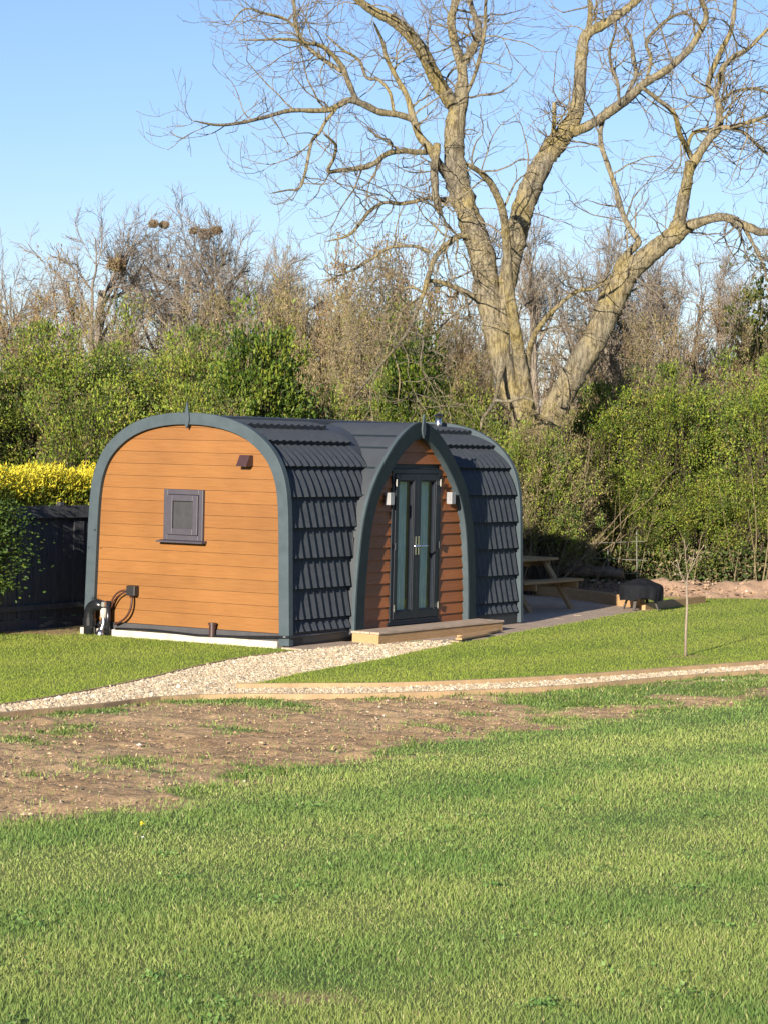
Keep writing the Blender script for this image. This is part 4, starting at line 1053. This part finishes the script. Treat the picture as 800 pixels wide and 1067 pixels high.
def shrub_meshes(seed, w, h, nstem, mat, dens=1.0, tw=.007, arch=.0, bud=None):
    r = np.random.default_rng(seed)
    base = np.column_stack([r.normal(0, w*.16, nstem), r.normal(0, w*.14, nstem), np.full(nstem, -.1)])
    d = np.column_stack([base[:, 0]*1.2/w*2+r.normal(0, .35, nstem), base[:, 1]*1.2/w*2+r.normal(0, .35, nstem), np.ones(nstem)])
    P0 = grow(r, base, d, h*r.uniform(.6, .98, nstem), 12, .09, .03-arch); R0 = taper(r.uniform(.012, .028, nstem), .006, 12)
    pos, d, rr, t, i = sprout(r, P0, R0, int(9*dens), .15, 1.0, .7, .3)
    P1 = grow(r, pos, d, r.uniform(.5, 1.4, len(t))*w*.22, 8, .16, .03-arch); R1 = taper(np.minimum(rr*.7, .018), tw, 8); P1, R1 = within(P1, R1, (0, 0, h*.45), (w*.56, w*.56, h*.52), r)
    pos, d, rr, t, i = sprout(r, P1, R1, int(5*dens), .1, 1.0, .7, .3)
    P2 = grow(r, pos, d, r.uniform(.3, .9, len(t))*w*.16, 6, .18, .03-arch); R2 = taper(np.minimum(rr*.8, .010), tw*.8, 6); P2, R2 = within(P2, R2, (0, 0, h*.45), (w*.56, w*.56, h*.52), r)
    pos, d, rr, t, i = sprout(r, P2, R2, int(3*dens), .1, 1.0, .7, .3)
    P3 = grow(r, pos, d, r.uniform(.15, .5, len(t))*w*.14, 4, .18, .02); R3 = taper(np.minimum(rr*.8, tw), tw*.6, 4); P3, R3 = within(P3, R3, (0, 0, h*.45), (w*.56, w*.56, h*.52), r)
    if bud is not None:
        nb = 15000; j = r.integers(0, len(P3), nb); pb = P3[j, r.integers(1, 4, nb)]+r.normal(size=(nb, 3))*.05
        Vb, qb = leaves(r, pb, .058, .5); meb = np_mesh('buds', Vb, qb, col=palette(r, nb, bud, None, .2)); meb.materials.append(M['leaf'])
    V, q, _ = merge([tubes(P0, R0, 6)]); me1 = np_mesh('stems', V, q, smooth=True); me1.materials.append(mat)
    V, q, _ = merge([tubes(P1, R1, 4), tubes(P2, R2, 3), tubes(P3, R3, 3)]); me2 = np_mesh('twigs', V, q); me2.materials.append(mat)
    if bud is not None: return me1, me2, meb
    return me1, me2
def leafy_meshes(seed, w, h, nleaf, size, cols, wts, stemmat, nclump=120, dp=.8, rough=.25, low=.06, sig=.085, flat=.5):
    """uneven crown: leaf clumps set on branches inside an irregular hull, gaps left between them"""
    r = np.random.default_rng(seed)
    u = unit(r.normal(size=(nclump, 3))); u[:, 2] = np.where(u[:, 2] < -.35, -u[:, 2], u[:, 2])
    ph = r.uniform(0, 6.28, 6)
    ir = 1+rough*(np.sin(3*np.arctan2(u[:, 1], u[:, 0])+ph[0])*.5+np.sin(5*u[:, 2]*2+ph[1])*.4+np.sin(7*np.arctan2(u[:, 1], u[:, 0])+4*u[:, 2]+ph[2])*.5)+r.normal(0, .10, nclump)
    rad = r.uniform(.35, 1, nclump)**.45*ir
    C = u*rad[:, None]*np.array([w/2, w/2*dp, h*.52]); C[:, 2] += h*.50; C = C[C[:, 2] > h*low]; nclump = len(C)
    # branches from the foot to each clump
    K = 8; s = np.linspace(0, 1, K)[None, :, None]
    foot = np.column_stack([r.normal(0, w*.10, nclump), r.normal(0, w*.08, nclump), np.full(nclump, -.1)])
    ctrl = foot*.5+C*.5; ctrl[:, 2] = C[:, 2]*.72
    P = (1-s)**2*foot[:, None]+2*s*(1-s)*ctrl[:, None]+s**2*C[:, None]; P = P+r.normal(size=P.shape)*.03*s
    R = taper(r.uniform(.018, .04, nclump), .006, K)
    pos, d, rr, t, i = sprout(r, P, R, 4, .45, 1.0, .7, .3)
    P2 = grow(r, pos, d, r.uniform(.15, .45, len(t))*w*.25, 6, .2, .04); R2 = taper(np.minimum(rr*.7, .008), .004, 6)
    V, q, _ = merge([tubes(P, R, 5), tubes(P2, R2, 3)]); me1 = np_mesh('branches', V, q); me1.materials.append(stemmat)
    k = r.integers(0, nclump, int(nleaf*.62)); sg = sig*w*r.uniform(.6, 1.4, nclump)
    pl = C[k]+r.normal(size=(len(k), 3))*sg[k][:, None]*np.array([1, 1, .62])
    # leaves along the twigs too
    m = nleaf-len(k); j = r.integers(0, len(P2), m); tt = r.integers(1, 6, m); pl = np.vstack([pl, P2[j, tt]+r.normal(size=(m, 3))*.03])
    pl = pl[pl[:, 2] > .02]
    ctr = np.array([0, 0, h*.42]); ox = unit(pl-ctr); ox[:, 2] *= .5; V, q = leaves(r, pl, size, .62, 1.0, unit(ox))
    # each clump has its own leaf colour: fresh growth, older leaves, some bare brown
    tone = r.choice(len(cols), nclump, p=wts); kk = np.concatenate([tone[k], r.choice(len(cols), m, p=wts)])[:len(pl)]
    c = np.asarray(cols)[kk]; mixk = r.random(len(pl)) < .4; c[mixk] = np.asarray(cols)[r.choice(len(cols), mixk.sum(), p=wts)]
    c = c*np.clip(r.normal(1, .15, (len(pl), 1)), .6, 1.5)
    me2 = np_mesh('leaves', V, q, col=np.repeat(c, 4, 0)); me2.materials.append(M['leaf'])
    return me1, me2
def place(name, meshes, partnames, loc, sc, rz, label, cat, group=None):
    e = tag(empty(name, loc, rz), label, cat, group)
    top = 0
    for me in meshes:
        z = np.empty(len(me.vertices)*3, np.float32); me.vertices.foreach_get('co', z); top = max(top, float(np.percentile(z[2::3], 99.2 if name == 'bare_tree' else 99.5)))
    e.scale = (sc[0], sc[1], sc[2]/top)
    for me, pn in zip(meshes, partnames):
        if me is None: continue
        o = bpy.data.objects.new(pn, me); COL.objects.link(o); o.parent = e
    return e
def spot(px, Y, py=None):
    p = at(px, 500, Y); return (p[0], Y, -.05)
def hgt(px, py, Y): return at(px, py, Y)[2]

M['twigred'] = bark_mat('red_brown_twigs', (.25,.175,.10), (.30,.215,.125), (.21,.15,.085))
M['twigtan'] = bark_mat('tan_twigs', (.30,.235,.145), (.34,.27,.165), (.25,.20,.13))
M['twiggrey'] = bark_mat('grey_twigs', (.24,.20,.165), (.29,.24,.19), (.20,.17,.14))
M['twigfar'] = bark_mat('far_twigs', (.25,.205,.17), (.30,.25,.20), (.21,.175,.145))
HAW = [(.145,.205,.024), (.22,.27,.032), (.065,.108,.021), (.28,.27,.05), (.16,.13,.055)]
IVY = [(.035,.070,.012), (.065,.115,.016), (.125,.18,.020), (.18,.21,.022)]

# far bare trees carrying the rookery, and the line of slim trees on the right
BT = [bare_tree_meshes(101, 10, 1.05, M['twigfar'], 1.0, .15), bare_tree_meshes(102, 10, 1.0, M['twigfar'], 1.0, .2), bare_tree_meshes(103, 10, .62, M['twigfar'], 1.0, .9)]
FAR = [  # px, top py, Y, variant, label
 (98, 214, 70, 0, 'tall bare tree at the left of the rookery with a dark crooked limb'),
 (165, 216, 74, 1, 'middle bare tree of the rookery with fine grey twigs'),
 (222, 224, 70, 0, 'bare tree at the right of the rookery with dark nests at its top'),
 (42, 262, 78, 1, 'low grey bare tree between the reddish thicket and the rookery'),
 (284, 262, 82, 2, 'faint slim bare tree right of the rookery above the pale brown thicket'),
 (330, 258, 84, 1, 'distant grey bare tree just left of the rounded brown tree'),
 (508, 236, 80, 2, 'slim bare tree seen just left of the big trunk fork'),
 (556, 232, 78, 2, 'slim bare tree between the big trunk and the thin middle stem'),
 (590, 238, 84, 1, 'grey bare tree centred in the gap between the two great limbs'),
 (628, 242, 80, 2, 'slim bare tree directly left of the leaning right limb'),
 (668, 268, 82, 2, 'bare tree behind the fork of the leaning right limb'),
 (712, 262, 80, 0, 'broad bare tree under the arching right bough'),
 (752, 266, 84, 2, 'slim bare tree just left of the ivy clad tree'),
 (800, 262, 80, 1, 'bare tree at the right edge above the ivy clad tree'),
]
for px, py, Y, k, lab in FAR:
    h = hgt(px, py, Y); s = h/10*1.05
    sxy = s*1.05 if k != 2 else s*.9
    place('bare_tree', BT[k], ('trunk', 'crown'), spot(px, Y), (sxy, sxy, h), (px*1.7) % 6.28, lab, 'tree', 'bare trees beyond the hedges')
# rook nests: rough balls of sticks
def nest(px, py, Y, r_, label):
    r = np.random.default_rng(px); n = 130
    c = at(px, py, Y); d = unit(r.normal(size=(n, 3))); p0 = d*np.array([r_, r_, r_*.6])*r.uniform(.3, 1, (n, 1)); t = unit(np.cross(d, r.normal(size=(n, 3))))
    p0 = p0*r.uniform(.6, 1.25, (n, 1)); t = unit(t+r.normal(size=(n, 3))*.3); P = np.stack([p0-t*r_*.9, p0+d*.03, p0+t*r_*.9], 1); V, q = tubes(P, np.full((n, 3), .011), 4)
    o = link('rook_nest', np_mesh('rook_nest', V, q), M['twigred']); o.location = tuple(c); tag(o, label, 'nest', 'rook nests in the bare trees')
for a in ((160, 233, 73.2, .13, 'rook nest at the top of the middle rookery tree, left one of a close pair'), (171, 234, 73.5, .12, 'rook nest at the top of the middle rookery tree, right one of a close pair'),
          (202, 240, 70.0, .11, 'small rook nest in the right rookery tree, apart from the darker large ones'), (214, 244, 69.6, .17, 'large dark rook nest at the top of the right rookery tree'), (226, 240, 69.8, .13, 'highest and rightmost of the rook nests, dark'),
          (122, 276, 69.5, .22, 'big brown stick nest low in the left rookery tree')): nest(*a)

# twiggy brown thickets
BROWN = [(.24,.165,.085), (.29,.20,.11), (.19,.14,.06), (.22,.19,.06)]
OLIVE = [(.26,.20,.11), (.31,.235,.13), (.20,.18,.06), (.17,.18,.04)]
SH = [shrub_meshes(201, 4.0, 5.0, 18, M['twigred'], 1.15, .008, .016, BROWN), shrub_meshes(202, 4.0, 5.0, 22, M['twigtan'], 1.25, .008, .030, OLIVE), shrub_meshes(203, 4.0, 5.0, 20, M['twiggrey'], 1.15, .008, .012), shrub_meshes(204, 4.0, 4.6, 30, M['twigred'], 1.3, .008, .045, BROWN)]
THK = [ # px, top py, Y, width px, variant, label
 (8, 250, 52, 150, 0, 'reddish brown bare thicket at the left edge below the sky'),
 (66, 300, 54, 110, 2, 'greyish bare thicket below the leftmost rookery tree'),
 (130, 300, 56, 120, 1, 'tan bare thicket under the nest tree, behind the green hawthorns'),
 (225, 292, 54, 130, 1, 'tan bare thicket behind the dark ivy bush left of the pod ridge'),
 (312, 276, 52, 130, 1, 'pale brown twiggy thicket above the first pod roof finial'),
 (398, 246, 52, 175, 3, 'big rounded red brown bare thicket left of the great trunk'),
 (370, 258, 53, 130, 3, 'red brown thicket forming the left shoulder of the rounded brown mass'),
 (432, 254, 53.5, 120, 3, 'red brown thicket forming the right shoulder of the rounded brown mass'),
 (338, 288, 50.5, 120, 1, 'tan thicket between the dark ivy bush and the rounded brown mass'),
 (402, 300, 49.5, 140, 1, 'tan thicket in front of the rounded brown mass, above the porch roof'),
 (455, 326, 49, 90, 1, 'olive tan thicket against the left side of the great trunk'),
 (272, 296, 51, 110, 1, 'tan thicket peeping over the dark ivy bush'),
 (356, 310, 48, 130, 1, 'low tan thicket just above the pod ridge'),
 (458, 300, 50, 120, 3, 'red brown thicket squeezed between the green bush and the great trunk'),
 (545, 408, 40.6, 130, 1, 'tangled tan scrub hiding the foot of the great trunk'),
 (590, 452, 41.0, 100, 1, 'tan scrub between the great trunk and the right hedge'),
 (560, 330, 52, 110, 2, 'grey brown thicket seen between the trunk and the right limb'),
 (505, 350, 48, 90, 1, 'tan scrub at the left foot of the great trunk'),
 (610, 335, 52, 120, 3, 'brown thicket behind the leaning right limb'),
 (665, 315, 52, 130, 1, 'tan thicket just right of the leaning right limb'),
 (728, 312, 54, 140, 3, 'red brown thicket above the right hedge'),
 (700, 345, 48, 120, 2, 'grey thorny thicket standing out of the right hedge top'),
 (800, 330, 50, 130, 1, 'tan thicket at the right edge below the ivy clad tree'),
]
for px, py, Y, wp, k, lab in THK:
    h = hgt(px, py, Y); w = wp*Y/FPX*1.15
    place('thicket', SH[k], ('stems', 'twigs', 'buds'), spot(px, Y), (w/4.3, w/4.3*.9, h), (px*.37) % 6.28, lab, 'thicket', 'bare brown thickets')

# leafy bushes
LB = [leafy_meshes(301, 4.0, 4.4, 30000, .062, HAW, [.30,.25,.26,.10,.09], M['barkdark'], 230, sig=.040), leafy_meshes(302, 4.0, 4.4, 28000, .062, HAW, [.32,.26,.26,.08,.08], M['barkdark'], 190, rough=.38, sig=.040),
      leafy_meshes(303, 3.4, 4.4, 20000, .10, IVY, [.28,.26,.28,.18], M['barkdark'], 150, rough=.25, sig=.06), leafy_meshes(304, 4.0, 3.0, 23000, .062, HAW, [.28,.22,.28,.08,.14], M['barkdark'], 170, rough=.35, low=.02, sig=.045)]
BUSH = [ # px, top, Y, width px, variant, label
 (-45, 358, 41, 190, 1, 'yellow green hawthorn bush cut by the left edge of the photo'),
 (48, 346, 42, 180, 0, 'broad fresh green hawthorn at left above the golden hedge'),
 (128, 330, 44, 170, 1, 'tallest hawthorn of the left hedge, below the middle rookery tree'),
 (196, 350, 43, 150, 0, 'hawthorn directly above the finial of the orange end'),
 (268, 340, 40.5, 130, 2, 'dense dark ivy bush with light green tips above the tiled roof'),
 (92, 400, 39, 180, 3, 'low hawthorn between the golden hedge and the taller hawthorns'),
 (205, 405, 39, 150, 3, 'low hawthorn just behind the top of the orange end'),
 (330, 405, 42, 110, 3, 'low shaded bush behind the pod ridge, right of the dark ivy bush'),
 (424, 348, 44, 135, 2, 'green ivy bush behind the porch roof, under the hanging bough'),
 (390, 400, 43, 120, 1, 'loose yellow green bush behind the roof, left of the porch finial'),
 (480, 410, 43, 110, 3, 'olive scrub right of the porch finial behind the roof'),
 (556, 452, 40.6, 110, 3, 'brownish scrub at the foot of the great tree beside the pod'),
 (590, 470, 44.0, 120, 1, 'shaded bush behind the picnic table'),
 (628, 408, 43.2, 150, 0, 'bright hawthorn below the leaning right limb'),
 (690, 388, 43.0, 150, 0, 'tall bright hawthorn behind the sapling'),
 (745, 382, 43.6, 150, 1, 'wide hawthorn in the right hedge beyond the sapling'),
 (805, 380, 42.8, 150, 0, 'hawthorn cut by the right edge of the photo'),
 (650, 500, 42.4, 120, 3, 'low green bush with bright leaves behind the fire pit'),
 (715, 505, 42.5, 130, 3, 'low bush at the hedge foot behind the sapling'),
 (775, 500, 42.5, 130, 3, 'low bush at the hedge foot near the right edge'),
]
for px, py, Y, wp, k, lab in BUSH:
    h = hgt(px, py, Y)+.15; w = wp*Y/FPX; w0, h0 = ((4.0, 4.4), (4.0, 4.4), (3.4, 4.4), (4.0, 3.0))[k]
    place('bush', LB[k], ('branches', 'leaves'), spot(px, Y), (w/w0, w/w0*.85, h), (px*.53) % 6.28, lab, 'bush', 'green bushes of the hedgerow')
# ivy clad conifer shape at the right
ic = leafy_meshes(330, 1.6, 6.2, 9000, .12, [(.05,.075,.015), (.085,.105,.02), (.13,.12,.03)], [.4,.4,.2], M['barkdark'], 90, rough=.2, dp=1, sig=.12)
place('ivy_clad_tree', ic, ('branches', 'leaves'), spot(781, 56), (.95, .95, hgt(781, 276, 56)+.1), 0, 'narrow ivy clad tree rising above the hedge at the right', 'tree')
# light canes and dead stalks at the foot of the right hedge
cr = np.random.default_rng(61); nC = 30
xb = cr.uniform(3.2, 8.0, nC); P0 = grow(cr, np.column_stack([xb, cr.uniform(41.3, 41.9, nC), np.full(nC, -.05)]), np.column_stack([cr.normal(0, .12, nC), cr.normal(0, .1, nC), np.ones(nC)]), cr.uniform(.5, 2.3, nC), 9, .06, -.01)
V, q = tubes(P0, taper(cr.uniform(.006, .013, nC), .003, 9), 5)
M['cane'] = surf('dead_cane', (.21, .165, .095), (.15, .115, .065), 6, .85)
tag(link('dead_canes', np_mesh('dead_canes', V, q), M['cane']), 'pale dead stalks standing along the foot of the right hedge', 'canes', kind='stuff')
# weeds and rough grass below the hedge
wr = np.random.default_rng(62); n = 9000
pw = np.column_stack([wr.uniform(1.5, 8.6, n), wr.normal(42.0, .30, n), wr.uniform(-.02, .75, n)**1.0])
V, q = leaves(wr, pw, .085, .45, .3); 
o = link('hedge_undergrowth', np_mesh('hedge_undergrowth', V, q, col=palette(wr, n, [(.05,.085,.018), (.08,.11,.03), (.15,.13,.06), (.20,.16,.08)], [.35,.3,.2,.15], .2)), M['leaf']); tag(o, kind='stuff')

# golden hedge over the fence
gr = np.random.default_rng(71); n = 9000
def goldspray(n, z0, z1, b0, b1, cols, wts, size):
    a = gr.uniform(-4.2, 8.2, n); b = gr.uniform(b0, b1, n); z = gr.uniform(z0, z1, n)
    z = z+.045*np.sin(a*5)+.03*np.sin(a*11+2)+.03*np.sin(a*23)
    p = np.array(POD_C)+vdir*(a-1.0)[:, None]+udir*b[:, None]; p[:, 2] = z
    ax = np.column_stack([gr.normal(0, .45, n)+.35, gr.normal(0, .45, n)-.2, np.full(n, .9)])
    V, q = leaves(gr, p, size, .30, 0, unit(ax)); return V, q, palette(gr, n, cols, wts, .16)
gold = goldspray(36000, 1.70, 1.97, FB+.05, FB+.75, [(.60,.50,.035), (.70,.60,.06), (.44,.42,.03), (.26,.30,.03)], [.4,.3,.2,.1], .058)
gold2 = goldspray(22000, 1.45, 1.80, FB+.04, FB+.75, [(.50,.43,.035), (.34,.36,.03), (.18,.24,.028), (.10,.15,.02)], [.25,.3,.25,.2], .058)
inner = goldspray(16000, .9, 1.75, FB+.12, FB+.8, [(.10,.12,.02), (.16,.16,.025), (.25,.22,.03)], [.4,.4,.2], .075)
gh = tag(empty('golden_hedge', tuple(pod2w(1.5, FB+.5, 0))), 'clipped golden yellow hedge showing above the black fence', 'hedge')
gl = np.array(gh.location)
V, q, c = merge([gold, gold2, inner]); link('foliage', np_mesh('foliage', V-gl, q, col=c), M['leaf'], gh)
st_n = 60; sp_ = np.array(POD_C)+vdir*gr.uniform(-5, 7, st_n)[:, None]+udir*gr.uniform(FB+.25, FB+.7, st_n)[:, None]; sp_[:, 2] = -.05
PS = grow(gr, sp_, np.column_stack([gr.normal(0, .15, st_n), gr.normal(0, .15, st_n), np.ones(st_n)]), 1.75, 7, .08, .02)
V, q = tubes(PS, taper(np.full(st_n, .03), .008, 7), 5); link('stems', np_mesh('stems', V-gl, q), M['barkdark'], gh)
# dark laurel in front of the fence, and the tree outside the picture on the left whose shade lies over the fence
lau = leafy_meshes(340, 1.5, 2.1, 22000, .048, IVY, [.5,.3,.15,.05], M['barkdark'], 120, rough=.15, dp=.9, low=.0, sig=.12)
place('laurel_bush', lau, ('branches', 'leaves'), (-5.15, 29.4, -.05), (.92, .92, 2.05), .4, 'dark green laurel bush in shade at the left end of the black fence', 'bush')
shade = leafy_meshes(350, 3.5, 3.7, 20000, .12, IVY, [.35,.35,.2,.1], M['barkdark'], 170, rough=.15, dp=.9, low=.0, sig=.11)
place('evergreen_bush', shade, ('branches', 'leaves'), (-8.95, 24.5, -.05), (1.0, 1.0, 3.65), 1.2, 'large evergreen bush left of the lawn, shading the black fence', 'bush')

# distant wood closing the view under the trees
dw = np.random.default_rng(81); n = 420
base = np.column_stack([dw.uniform(-34, 36, n), dw.uniform(92, 112, n), np.full(n, -.3)])
P0 = grow(dw, base, np.column_stack([dw.normal(0, .08, n), dw.normal(0, .08, n), np.ones(n)]), dw.uniform(4.5, 7.4, n), 7, .06, .02); R0 = taper(dw.uniform(.05, .13, n), .02, 7)
pos, d, rr, t, i = sprout(dw, P0, R0, 14, .12, 1.0, .7, .25); P1 = grow(dw, pos, d, dw.uniform(.8, 2.4, len(t)), 6, .14, .05); R1 = taper(np.minimum(rr*.5, .03), .012, 6)
pos, d, rr, t, i = sprout(dw, P1, R1, 4, .1, 1.0, .7, .25); P2 = grow(dw, pos, d, dw.uniform(.4, 1.2, len(t)), 4, .16, .03); R2 = taper(np.minimum(rr*.7, .016), .010, 4)
V, q, _ = merge([tubes(P0, R0, 5), tubes(P1, R1, 3), tubes(P2, R2, 3)])
tag(link('distant_woodland', np_mesh('distant_woodland', V, q), M['twiggrey']), 'far off leafless wood behind the hedgerow', 'woodland', kind='stuff')

# sapling on the right lawn
sl_ = tag(empty('sapling', tuple(SAPL)), 'thin pale young sapling standing alone on the right lawn', 'sapling')
sr = np.random.default_rng(91)
c = MB(); hs = hgt(713, 598, SAPL[1])-SAPL[2]
pts = [(0, 0, -.05), (-.004, 0, .3), (.004, .0, .6), (-.008, .0, .85), (.0, 0, hs)]
c.tube(pts, [.017, .0155, .014, .011, .005], 9); c.build('stem', M['sapling'], sl_, smooth=True)
S = np.array([pts], float); P_ = np.stack([np.interp(np.linspace(0, 4, 16), np.arange(5), S[0, :, k]) for k in range(3)], 1)[None]; R_ = np.full((1, 16), .016)
pos, d, rr, t, i = sprout(sr, P_, R_, 5, .60, 1.0, .5, .2); d[:, 2] = np.abs(d[:, 2])+.3
P1 = grow(sr, pos, d, sr.uniform(.2, .5, 5), 7, .10, .05); R1 = taper(np.full(5, .004), .004, 7)
pos, d, rr, t, i = sprout(sr, P1, R1, 2, .3, .9, .6, .2); P2 = grow(sr, pos, d, sr.uniform(.06, .2, len(t)), 4, .12, .05); R2 = taper(rr*.7, .003, 4)
V, q, _ = merge([tubes(P1, R1, 5), tubes(P2, R2, 4)]); link('twigs', np_mesh('twigs', V, q, smooth=True), M['sapling'], sl_)
b = np.vstack([P1[:, -1], P2[:, -1], P1[:, 4]]); V, q = leaves(sr, np.repeat(b, 2, 0), .020, .6); link('buds', np_mesh('buds', V, q, col=palette(sr, len(b)*2, [(.62,.47,.38), (.5,.42,.25)])), M['leaf'], sl_)
# ================================================================== SKY, SUN, CAMERA
daz = math.atan2(-math.sin(YAW), -math.cos(YAW))                    # compass of the direction the orange end faces
nx_, ny_ = -math.sin(YAW)*math.cos(SUN_AZ_SHIFT)+math.cos(YAW)*math.sin(SUN_AZ_SHIFT), -math.cos(YAW)*math.cos(SUN_AZ_SHIFT)-math.sin(YAW)*math.sin(SUN_AZ_SHIFT)
S = Vector((nx_*math.cos(SUN_EL), ny_*math.cos(SUN_EL), math.sin(SUN_EL)))
sun = bpy.data.lights.new('sun', 'SUN'); sun.energy = 5.0; sun.angle = math.radians(.53); sun.color = (1.0, .90, .74)
so = bpy.data.objects.new('sun', sun); COL.objects.link(so); so.rotation_euler = S.to_track_quat('Z', 'Y').to_euler(); so.location = (0, 0, 30)
w = bpy.data.worlds.new('World'); SC.world = w; w.use_nodes = True
nt = w.node_tree; nt.nodes.clear()
out = nt.nodes.new('ShaderNodeOutputWorld'); bg = nt.nodes.new('ShaderNodeBackground'); sky = nt.nodes.new('ShaderNodeTexSky')
sky.sky_type = 'NISHITA'; sky.sun_disc = False; sky.sun_elevation = SUN_EL; sky.sun_rotation = math.atan2(nx_, ny_)
sky.air_density = 1.0; sky.dust_density = .2; sky.ozone_density = 4.0; sky.altitude = 50
bg.inputs['Strength'].default_value = .070
tint = nt.nodes.new('ShaderNodeMix'); tint.data_type = 'RGBA'; tint.blend_type = 'MULTIPLY'; tint.inputs['Factor'].default_value = 1.0; tint.inputs['B'].default_value = (1.04, .94, 1.06, 1)
nt.links.new(sky.outputs[0], tint.inputs['A']); nt.links.new(tint.outputs['Result'], bg.inputs[0]); nt.links.new(bg.outputs[0], out.inputs[0])

cam = bpy.data.cameras.new('camera'); co = bpy.data.objects.new('camera', cam); COL.objects.link(co)
cam.sensor_fit = 'HORIZONTAL'; cam.sensor_width = 36.0; cam.lens = FPX/800*36.0; cam.clip_start = .1; cam.clip_end = 4000
F = Vector((0, math.cos(PITCH), math.sin(PITCH))); U = Vector((0, -math.sin(PITCH), math.cos(PITCH))); R = Vector((1, 0, 0))
r_ = R*math.cos(ROLL)+U*math.sin(ROLL); u_ = U*math.cos(ROLL)-R*math.sin(ROLL)
co.matrix_world = Matrix(((r_.x, u_.x, -F.x, 0), (r_.y, u_.y, -F.y, 0), (r_.z, u_.z, -F.z, CAMZ), (0, 0, 0, 1)))
SC.camera = co
SC.render.engine = 'CYCLES'; SC.cycles.max_bounces = 6; SC.cycles.transparent_max_bounces = 8; SC.cycles.use_denoising = True
vs = SC.view_settings; vs.view_transform = 'Standard'; vs.look = 'None'; vs.exposure = 1.2; vs.gamma = 1.0; vs.use_curve_mapping = False
